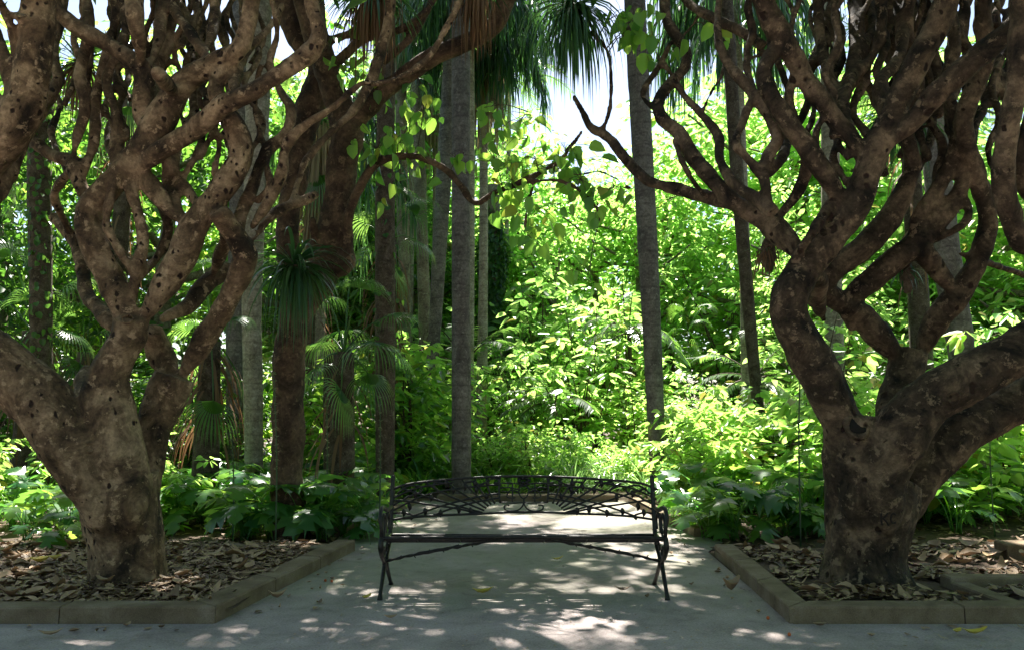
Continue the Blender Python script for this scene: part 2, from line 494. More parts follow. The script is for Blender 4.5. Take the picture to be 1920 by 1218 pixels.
cr = np.array([1.84, 5.66]); crb = np.array([2.0, 8.35])
kr = thing('kerb', 'low stone kerb round the right tree bed with moss at its foot', 'kerb')
KL = [[(cr[0], 5.66), (3.0, 5.66), (3.0, 5.66 + KW), (cr[0] + .19, 5.66 + KW)]]
KL += [[(3.008 + 1.2 * i, 5.66), (4.2 + 1.2 * i, 5.66), (4.2 + 1.2 * i, 5.66 + KW), (3.008 + 1.2 * i, 5.66 + KW)] for i in range(5)]
for i in range(3):
    f0, f1 = i / 3, (i + 1) / 3 - (.003 if i < 2 else 0)
    o0 = np.array([cr[0], 5.665]); i0 = np.array([cr[0] + .185, 5.665 + KW]); i1 = np.array([crb[0] + .19, crb[1]])
    KL.append([tuple(o0 + (crb - o0) * f0), tuple(i0 + (i1 - i0) * f0), tuple(i0 + (i1 - i0) * f1), tuple(o0 + (crb - o0) * f1)])
for pts in KL:
    mb = MB(); prism(mb, pts, -.03, .108 + rs.uniform(-.004, .004)); mb.obj('kerb_stone', M['kerb'], kr, False)
for pts in [[(3.36, 5.855), (3.50, 5.855), (3.50, 6.5), (3.36, 6.5)]]:
    mb = MB(); prism(mb, pts, -.03, .104); mb.obj('kerb_stone', M['kerb'], kr, False)
k3 = thing('kerb', 'short dark kerb crossing the bed behind the right corner at the photo edge', 'kerb')
for pts in [[(3.36, 6.505), (5.2, 6.54), (5.2, 6.70), (3.36, 6.665)], [(5.206, 6.54), (8, 6.58), (8, 6.74), (5.206, 6.70)]]:
    mb = MB(); prism(mb, pts, -.03, .135); mb.obj('kerb_stone', M['kerb'], k3, False)
p = G(1900, 1040, .1)
sb = MB(); prism(sb, [(4.52, 7.72), (5.1, 7.66), (5.14, 7.95), (4.56, 8.0)], -.02, .20)
tag(sb.obj('stone_block', M['kerb'], None, False), 'loose pale stone block lying in the leaf litter at the right edge', 'stone')
k4 = thing('kerb', 'weathered kerb stones at the left edge of the path behind the bench', 'kerb')
for pts in band((-1.90, 9.7), (-1.48, 13.1), .17, 3):
    mb = MB(); prism(mb, pts, -.03, .09); mb.obj('kerb_stone', M['kerb'], k4, False)
k5 = thing('kerb', 'weathered kerb stones at the right edge of the path behind the bench', 'kerb')
for pts in band((1.82, 13.1), (2.07, 9.6), .17, 3):
    mb = MB(); prism(mb, pts, -.03, .10); mb.obj('kerb_stone', M['kerb'], k5, False)
k6 = thing('step', 'low sunlit stone step where the path ends behind the bench', 'step')
for pts in band((-1.2, 13.45), (1.7, 13.45), .3, 3):
    mb = MB(); prism(mb, pts, -.03, .10); mb.obj('step_stone', M['kerb'], k6, False)

bed('soil_bed', ((-9, 5.8), (-1.9, 8.7)), .05, .03)
bed('soil_bed', ((1.98, 5.8), (3.4, 8.5)), .05, .025, 5)
bed('soil_bed', ((3.42, 5.8), (9, 8.5)), .045, .025, 9)

# ------------------------------------------------------------------ bench
def build_bench():
    bx, YF, YB = .087, 6.40, 6.86
    HW = 1.075
    t = thing('garden_bench', 'black cast iron bench with a fretwork back standing on the path', 'bench', (bx, 6.6, 0))
    off = (bx, 6.6, 0)
    IR = M['iron']
    def bars(name, paths, parent=None, k=8, step=.02, flat=1.0):
        mb = MB()
        for pth in paths: tube(mb, catmull(pth, step), k, flat=flat)
        return mb.obj(name, IR, parent or t, offset=off)
    def yb(z): return YB + max(0, (z - .40)) * .22      # backrest reclines
    # side frames
    for s in (-1, 1):
        x = bx + s * HW
        fr = link('side_frame', None, t)
        r = .017
        bars('front_leg', [[(x, YF - .01, .45, r * 1.1), (x, YF - .035, .38, r * 1.25), (x, YF + .05, .30, r * 1.15), (x, YF + .16, .235, r), (x, YF + .10, .15, r), (x, YF + .005, .06, r * .9), (x, YF - .03, .018, r * 1.1), (x, YF - .035, 0.0, r * 1.3)],
                           [(x, YF + .02, .30, .012), (x, YF + .09, .36, .012), (x, YF + .16, .34, .011), (x, YF + .15, .29, .010), (x, YF + .11, .30, .009)]], fr)
        bars('rear_leg', [[(x, YB + .0, .44, r * 1.1), (x, YB - .03, .36, r), (x, YB - .18, .27, r), (x, YB - .22, .225, r * 1.2), (x, YB - .12, .15, r), (x, YB - .0, .06, r * .9), (x, YB + .06, .02, r), (x, YB + .075, 0.0, r * 1.3)],
                          [(x, YB - .06, .33, .010), (x, YB - .14, .37, .011), (x, YB - .20, .35, .010), (x, YB - .18, .31, .009)]], fr)
        bars('seat_bearer', [[(x, YF - .01, .435, .016), (x, YF + .24, .405, .016), (x, YB, .415, .016)]], fr)
        bars('back_post', [[(x, YB, .40, .018), (x, yb(.6), .6, .019), (x, yb(.8), .8, .018), (x, yb(.862), .862, .019), (x, yb(.88), .88, .009)]], fr)
        bars('armrest', [[(x, YF + .0, .44, .015), (x - s * .0, YF - .02, .52, .015), (x + s * .012, YF - .01, .60, .016), (x + s * .012, YF + .05, .655, .018), (x + s * .008, YF + .14, .655, .019), (x, YF + .28, .625, .017), (x, YB + .05, .63, .014)],
                         [(x, YF + .02, .47, .010), (x, YF + .03, .56, .010), (x, YF + .09, .615, .010), (x, YF + .16, .58, .010), (x, YF + .15, .50, .010), (x, YF + .10, .47, .009)],
                         [(x, YF + .20, .46, .010), (x, YF + .24, .56, .010), (x, YF + .32, .60, .010), (x, YF + .38, .54, .010), (x, YF + .35, .47, .009)],
                         [(x, YF + .10, .43, .009), (x, YF + .19, .50, .009), (x, YF + .22, .61, .008)]], fr)
    x0, x1 = bx - HW, bx + HW
    bars('front_rail', [[(x0, YF, .445, .014), (x0 + .5, YF, .452, .014), (bx, YF, .455, .016), (x1 - .5, YF, .452, .014), (x1, YF, .445, .014)]], flat=1.0)
    mb = MB(); nsl = 9
    for i in range(nsl):
        u = i / (nsl - 1)
        y = YF + .035 + u * (YB - YF - .05); z = .447 - .070 * math.sin(u * math.pi * .62) - .004
        sl_ = MB()
        a, b_ = .013, .005
        v = np.array([[xx, y + dy, z + dz] for xx in (x0 + .015, x1 - .015) for dy, dz in ((-a, -b_), (a, -b_), (a, b_), (-a, b_))])
        f = np.array([[0, 1, 5, 4], [1, 2, 6, 5], [2, 3, 7, 6], [3, 0, 4, 7], [0, 3, 2, 1], [4, 5, 6, 7]])
        o = MB(); o.add(v, f); o.obj('seat_slat', IR, t, False, offset=off)
    bars('rear_rail', [[(x0, YB, .405, .014), (bx, YB, .40, .014), (x1, YB, .405, .014)]])
    # cross bearers under the slats: give the grid its shadow
    for xx in np.linspace(x0 + .26, x1 - .26, 6):
        bars('seat_crossbar', [[(xx, YF + .02, .444, .006), (xx, YF + .24, .383, .006), (xx, YB, .402, .006)]])
    # branch-like braces
    for s in (-1, 1):
        pts = []
        xa = bx + s * (HW - .01); n = 26
        for i in range(n + 1):
            u = i / n
            x = xa + (bx + s * .10 - xa) * u
            z = .245 + .20 * (u ** .85) + .002 * math.sin(i * 1.9)
            pts.append((x, YF + .14 * (1 - u) + .02, z, .0085 + .004 * (math.sin(i * 2.7) > .3) + (.005 if .25 < u < .6 and i % 2 else 0)))
        paths = [pts]
        for i in range(3, n - 2, 3):
            q = pts[i]; paths.append([(q[0], q[1], q[2], .007), (q[0] + .012, q[1], q[2] + (.022 if i % 2 else -.022), .003)])
        bars('brace', paths, step=.03)
    # backrest
    br = link('backrest', None, t)
    def Q(px, py, r=.0088):
        Yg = 6.92
        for _ in range(3):
            w, tt = P(px, py, Yg); Yg = yb(w[2])
        return (w[0], w[1], w[2], r)
    top = [(731, 918), (765, 907), (820, 900), (900, 894), (982, 892), (1064, 894), (1144, 899), (1200, 905), (1233, 917)]
    bot = [(731, 974), (790, 967), (900, 962), (982, 959), (1064, 961), (1170, 966), (1233, 974)]
    bars('top_rail', [[Q(a, b_, .0105) for a, b_ in top]], br)
    bars('lower_rail', [[Q(a, b_, .010) for a, b_ in bot]], br)
    def mir(pp): return [(1964 - a, b_) for a, b_ in pp]
    # concentric arcs of the sunburst
    arcs = [[(733, 958), (790, 930), (850, 916), (915, 909), (940, 908)],
            [(772, 967), (820, 950), (870, 936), (915, 927), (938, 924)],
            [(812, 965), (845, 953), (885, 942), (918, 935), (938, 932)],
            [(733, 935), (775, 916), (815, 908), (850, 903)]]
    rays = [[(905, 960), (850, 945), (800, 930), (752, 914)], [(908, 956), (865, 938), (826, 921), (800, 905)],
            [(912, 952), (880, 932), (852, 914), (838, 900)], [(916, 948), (893, 927), (874, 908), (866, 898)],
            [(921, 945), (906, 925), (895, 908), (890, 896)], [(928, 943), (919, 925), (914, 908), (912, 895)],
            [(900, 962), (855, 952), (805, 945), (760, 938), (735, 937)], [(938, 942), (936, 925), (936, 906), (938, 894)]]
    scr = [[(745, 925), (760, 912), (775, 909), (790, 913), (788, 922), (778, 926), (765, 930), (755, 938)],
           [(738, 962), (752, 960), (766, 962), (776, 967), (770, 973)],
           [(870, 905), (885, 902), (897, 908), (910, 904), (922, 897), (934, 897), (934, 904), (926, 905)],
           [(820, 917), (812, 909), (818, 903), (832, 905), (842, 911)],
           [(735, 948), (748, 940), (760, 936)]]
    cent = [[(982, 909), (990, 913), (991, 923), (987, 931), (982, 934)], [(982, 934), (983, 945), (992, 955), (1008, 957), (1018, 953), (1017, 946), (1009, 946)],
            [(982, 909), (1000, 905), (1020, 905), (1028, 906)], [(991, 922), (1003, 918), (1010, 921), (1014, 930), (1004, 933), (998, 932)],
            [(1003, 905), (1003, 920), (1003, 940)], [(991, 917), (1010, 913), (1026, 914)], [(982, 941), (1000, 942), (1026, 941)], [(1012, 921), (1024, 920)]]
    P6 = []
    for fam in (arcs, rays, scr):
        for pp in fam:
            P6.append([Q(a, b_) for a, b_ in pp]); P6.append([Q(a, b_) for a, b_ in mir(pp)])
    P7 = []
    for pp in cent:
        P7.append([Q(a, b_, .0065) for a, b_ in pp]); P7.append([Q(a, b_, .0065) for a, b_ in mir(pp)])
    bars('centre_scroll', P7, br, 6, .015)
    # leaf-shaped thickenings on the rays
    kn = [(757, 960), (797, 958), (826, 961), (860, 955), (882, 957), (808, 932), (850, 918), (836, 906), (872, 912), (893, 918), (890, 906), (914, 906), (912, 930), (768, 949), (778, 925)]
    for a, b_ in kn:
        for c in (a, 1964 - a):
            q = Q(c, b_)
            P6.append([(q[0] - .004, q[1], q[2] - .034, .003), (q[0] + .003, q[1], q[2] - .012, .015), (q[0], q[1], q[2] + .012, .018), (q[0] - .004, q[1], q[2] + .030, .006)])
    bars('fretwork', P6, br, 6, .025)
    mb = MB()
    for i in range(7):
        a = i / 7 * math.pi * 2
        q = Q(982 + 9 * math.cos(a), 900 + 4.5 * math.sin(a))
        tube(mb, [(q[0], q[1] - .008, q[2], .004), (q[0], q[1], q[2], .018), (q[0], q[1] + .008, q[2], .004)], 7)
    mb.obj('flower_boss', IR, br, offset=off)
    return t
build_bench()

# ------------------------------------------------------------------ the gnarled trees
LIMB_PTS = {}
def limbs_to_mesh(limbs, voxel, lump=.012, seed=0, step=.05, k=12, fixed=3, slim=.78, spread=.75):
    mb = MB()
    r_ = np.random.RandomState(seed)
    placed = []                      # (px, py, Y) along every limb already grown: a new limb starts at its parent's depth
    for li, lb in enumerate(limbs):
        pts, Y0, Y1 = lb[:3]
        n = len(pts); c = []
        if li >= fixed and len(lb) == 3:
            arr = np.array(placed)
            d = np.hypot(arr[:, 0] - pts[0][0], arr[:, 1] - pts[0][1])
            k_ = np.argmin(d + 25 * abs(arr[:, 2] - Y0))
            if d[k_] < 60: Y0 = arr[k_, 2]
            ex, ey = pts[-1][:2]
            d = np.hypot(arr[:, 0] - ex, arr[:, 1] - ey)
            k_ = np.argmin(d + 25 * abs(arr[:, 2] - Y1))
            if d[k_] < 16 and ey > 0: Y1 = arr[k_, 2]
            else: Y1 += r_.uniform(-spread, spread)
            bulge = r_.uniform(-.28, .28) * spread
        else: bulge = 0
        L = np.array([0] + list(np.cumsum([math.hypot(pts[i + 1][0] - pts[i][0], pts[i + 1][1] - pts[i][1]) for i in range(n - 1)])))
        L = L / L[-1]
        for (x, y, w), u in zip(pts, L):
            Yq = Y0 + (Y1 - Y0) * u + bulge * math.sin(math.pi * u)
            q, t = P(x, y, Yq)
            if w < 10: w *= 1.7
            if w < 90 and len(lb) == 3: w *= slim + (1 - slim) * max(0, (w - 70) / 20)
            c.append((*q, w / 2 / FPX * t))
            placed.append((x, y, Yq))
        for i in range(n - 1):
            for f in (.25, .5, .75):
                uu = L[i] * (1 - f) + L[i + 1] * f; placed.append((pts[i][0] * (1 - f) + pts[i + 1][0] * f, pts[i][1] * (1 - f) + pts[i + 1][1] * f, Y0 + (Y1 - Y0) * uu + bulge * math.sin(math.pi * uu)))
        c = catmull(c, step)
        c[:, 3] = np.maximum(c[:, 3], .006)
        ph = r_.rand(3) * 50
        for i in range(len(c)):
            s = i * step
            c[i, 3] *= 1 + .09 * noise.noise(Vector((s * 3.2, ph[0], 0)))
            a = c[i, 3] * .16
            c[i, 0] += a * noise.noise(Vector((s * 2.4, ph[1], 1))); c[i, 1] += a * noise.noise(Vector((s * 2.4, ph[2], 2)))
        if li > 0:
            for q_, f_ in enumerate((.25, .38, .5, .62, .73, .82, .9, .96)):
                if q_ < len(c): c[q_, 3] *= f_ if pts[0][2] > 32 else max(f_, .85)
        if 0 < li < fixed:
            for q_, f_ in enumerate((.2, .4, .6, .8, .9)): c[-1 - q_, 3] *= f_
        LIMB_PTS.setdefault(seed, []).append(c.copy())
        tube(mb, c, k)
    me = mb.mesh('tmp')
    o = link('tmp', me)
    md = o.modifiers.new('r', 'REMESH'); md.mode = 'VOXEL'; md.voxel_size = voxel; md.use_smooth_shade = True
    m2 = o.modifiers.new('s', 'SMOOTH'); m2.factor = .6; m2.iterations = 4
    dg = bpy.context.evaluated_depsgraph_get()
    nm = bpy.data.meshes.new_from_object(o.evaluated_get(dg))
    bpy.data.objects.remove(o)
    nv = len(nm.vertices); co = np.zeros(nv * 3); no = np.zeros(nv * 3)
    nm.vertices.foreach_get('co', co); nm.vertices.foreach_get('normal', no)
    co = co.reshape(-1, 3); no = no.reshape(-1, 3)
    d = np.empty(nv)
    for i in range(nv):
        q = Vector(co[i])
        d[i] = noise.noise(q * 7) * lump + noise.noise(Vector((q.x * 20, q.y * 20, q.z * 9))) * lump * .45 + noise.noise(q * 45) * lump * .15
    co += no * d[:, None]
    nm.vertices.foreach_set('co', co.ravel()); nm.update()
    return nm

def wander(x, y, w, Y, n, lean, seed):
    w *= .85
    """one more stem rising out of frame, as winding as its neighbours"""
    r_ = np.random.RandomState(seed); pts = [(x, y, w)]
    sgn = r_.choice([-1, 1])
    while y > -70:
        st = r_.uniform(45, 80); y -= st; x += lean * st + sgn * r_.uniform(.15, .5) * st; sgn = -sgn
        w = max(12, w * r_.uniform(.88, .98)); pts.append((x, y, w))
    return (pts, Y, Y + r_.uniform(-.4, .5))

A = [
 ([(243, 1110, 165), (243, 1085, 140), (242, 1050, 132), (236, 1000, 132), (228, 940, 138), (222, 890, 145)], 6.78, 6.78),
 ([(200, 1095, 55), (198, 1040, 46), (192, 960, 50)], 6.6, 6.62), ([(285, 1095, 45), (277, 1040, 40), (268, 950, 40)], 6.62, 6.7),
 ([(228, 1050, 50), (214, 980, 80), (168, 895, 104), (125, 820, 108), (75, 755, 108), (5, 690, 112), (-90, 620, 110), (-170, 520, 100), (-140, 420, 96), (-60, 320, 92), (8, 250, 84), (50, 185, 70), (66, 110, 62), (68, 30, 62), (75, -60, 60)], 6.65, 5.7, 1),
 ([(242, 1050, 60), (236, 970, 92), (226, 880, 104), (206, 800, 104), (197, 755, 97), (205, 705, 76), (226, 660, 66), (243, 625, 64), (249, 600, 66)], 6.62, 6.55, 1),
 ([(185, 800, 55), (165, 750, 58), (158, 712, 44), (166, 692, 30)], 6.75, 6.9),
 ([(262, 1050, 50), (264, 970, 60), (270, 880, 66), (284, 810, 68), (303, 760, 76), (326, 705, 80)], 6.85, 7.0, 1),
 ([(335, 720, 70), (305, 670, 66), (290, 640, 56), (284, 618, 48)], 6.85, 6.75),
 ([(335, 710, 70), (362, 668, 62), (395, 615, 56), (425, 565, 54), (452, 512, 60), (462, 480, 60), (440, 440, 52), (408, 395, 48)], 6.9, 6.9),
 ([(248, 625, 64), (226, 570, 70), (195, 500, 68), (172, 440, 70), (166, 395, 68), (195, 362, 64), (245, 310, 66), (290, 245, 72), (320, 190, 68), (345, 155, 60), (400, 118, 52), (445, 95, 46), (464, 50, 40), (474, -10, 42), (478, -60, 42)], 6.6, 6.25),
 ([(330, 175, 48), (305, 150, 38), (298, 138, 34)], 6.4, 6.35),
 ([(175, 400, 48), (150, 345, 40), (136, 305, 38), (95, 290, 32), (55, 255, 30), (10, 200, 28), (-40, 150, 28)], 6.65, 6.8),
 ([(140, 310, 34), (142, 270, 30), (160, 200, 30), (150, 140, 28), (165, 60, 26), (160, -40, 26)], 6.7, 7.0),
 ([(150, 330, 30), (175, 270, 28), (180, 190, 26), (195, 120, 24), (215, 40, 22), (208, -40, 20)], 6.7, 7.2),
 ([(272, 260, 36), (262, 215, 42), (268, 170, 50), (266, 130, 54), (228, 100, 42), (180, 72, 42), (130, 40, 42), (100, 8, 40), (88, -60, 42)], 6.4, 6.1),
 ([(266, 130, 46), (262, 80, 44), (254, 30, 44), (248, -60, 44)], 6.35, 6.45),
 ([(278, 130, 34), (295, 80, 30), (303, 30, 30), (300, -60, 30)], 6.35, 6.2),
 ([(400, 115, 42), (378, 95, 34), (352, 55, 26), (325, 15, 24), (310, -50, 24)], 6.35, 6.5),
 ([(385, 100, 34), (398, 60, 28), (402, 20, 28), (398, -60, 30)], 6.35, 6.6),
 ([(232, 345, 50), (290, 290, 46), (360, 245, 50), (420, 200, 50), (480, 168, 44), (540, 130, 46), (585, 95, 46), (597, 60, 42), (584, 15, 36), (578, -60, 34)], 6.7, 6.3),
 ([(440, 190, 40), (440, 150, 34), (455, 100, 30), (500, 60, 18), (530, 10, 16)], 6.5, 6.9),
 ([(258, 612, 56), (295, 560, 62), (335, 490, 70), (360, 430, 68), (385, 395, 60), (420, 350, 62), (452, 300, 62), (448, 255, 56), (425, 215, 48), (405, 170, 42), (425, 110, 36)], 6.68, 6.75),
 ([(352, 420, 52), (318, 395, 50), (285, 350, 48), (262, 315, 42), (280, 270, 36), (300, 220, 32), (290, 150, 30), (320, 60, 28), (330, -60, 26)], 6.75, 7.1),
 ([(380, 395, 30), (350, 355, 30), (325, 320, 28), (335, 270, 26), (365, 220, 26), (360, 150, 24), (380, 80, 24), (360, -50, 24)], 6.9, 7.4),
 ([(345, 400, 34), (315, 345, 32), (312, 300, 28), (290, 260, 24)], 6.9, 7.2),
 ([(455, 460, 44), (450, 410, 40), (476, 345, 30), (500, 285, 30), (538, 245, 28), (545, 205, 26), (525, 172, 20), (505, 120, 18), (520, 60, 16), (500, -40, 16)], 6.9, 7.3),
 ([(500, 285, 20), (482, 230, 18), (478, 180, 17), (490, 120, 15)], 7.0, 7.2),
 ([(470, 430, 40), (505, 375, 38), (528, 325, 30), (534, 280, 28), (565, 240, 24), (620, 205, 18), (675, 158, 17), (702, 158, 16), (745, 148, 17), (800, 112, 18), (832, 60, 18), (858, 10, 16), (880, -50, 14)], 6.95, 7.6),
 ([(475, 450, 34), (510, 405, 30), (548, 384, 26), (580, 372, 22), (594, 362, 18)], 6.9, 7.1),
 ([(546, 385, 22), (558, 345, 20), (575, 300, 20), (612, 256, 19), (660, 212, 22), (688, 165, 26), (712, 105, 28), (730, 30, 26), (735, -50, 24)], 7.0, 7.6),
 ([(480, 380, 24), (505, 350, 24), (500, 310, 20), (510, 270, 18)], 7.1, 7.2),
 ([(300, 600, 60), (350, 575, 44), (385, 535, 44), (425, 508, 42), (435, 512, 36)], 6.85, 7.3),
 ([(395, 530, 40), (412, 480, 34), (425, 440, 30), (418, 380, 26), (440, 330, 24), (470, 280, 22)], 7.2, 7.5),
 ([(255, 620, 50), (245, 570, 34), (255, 520, 30), (266, 460, 30), (262, 410, 26), (240, 340, 28), (215, 290, 26), (220, 220, 26), (200, 150, 24), (235, 60, 24), (225, -50, 22)], 6.9, 7.6),
 ([(255, 520, 28), (225, 470, 26), (200, 420, 24), (212, 350, 22), (225, 260, 22)], 7.1, 7.4),
 ([(262, 520, 26), (300, 475, 28), (315, 430, 26), (300, 380, 22)], 7.1, 7.5),
 ([(235, 630, 46), (205, 600, 40), (165, 555, 36), (155, 500, 34), (135, 445, 32), (98, 405, 26)], 6.85, 7.4),
 ([(135, 440, 28), (118, 410, 22), (103, 372, 22), (112, 345, 24), (150, 300, 22)], 7.2, 7.5),
 ([(-60, 420, 60), (0, 350, 46), (30, 300, 38), (42, 262, 34), (80, 205, 30), (110, 150, 28), (100, 90, 26), (130, -40, 26)], 5.9, 6.6),
 ([(-70, 260, 60), (-10, 230, 44), (22, 190, 42), (18, 140, 40), (0, 90, 36), (-30, 20, 36)], 5.8, 5.7),
 ([(22, 150, 22), (26, 100, 20), (18, 50, 20), (2, 10, 22), (-30, -40, 22)], 5.8, 5.8),
 ([(28, 30, 9), (50, 30, 8)], 5.8, 5.75),
]
for i, (x, y, w, Y) in enumerate([(330, 330, 26, 7.6), (372, 300, 24, 7.8), (240, 260, 24, 7.9), (205, 330, 22, 7.7), (415, 260, 24, 7.7), (300, 200, 24, 7.4), (350, 160, 22, 7.2),
                                  (455, 240, 22, 7.6), (120, 200, 24, 7.3), (190, 220, 22, 7.6), (425, 100, 20, 7.0), (280, 120, 22, 7.6), (385, 180, 22, 7.9), (340, 90, 20, 7.5)]):
    A.append(wander(x, y, w, Y, 6, .05 * (i % 3 - 1), 100 + i))
for i, (x, y, w, Y) in enumerate([(130, 330, 22, 8.3), (270, 330, 22, 8.2), (350, 250, 20, 8.2), (400, 330, 22, 8.2), (180, 380, 22, 8.0), (440, 310, 20, 8.1), (320, 120, 20, 7.9), (230, 180, 20, 8.3), (470, 120, 18, 7.8)]):
    A.append(wander(x, y, w, Y, 6, .07 * (i % 3 - 1), 150 + i))
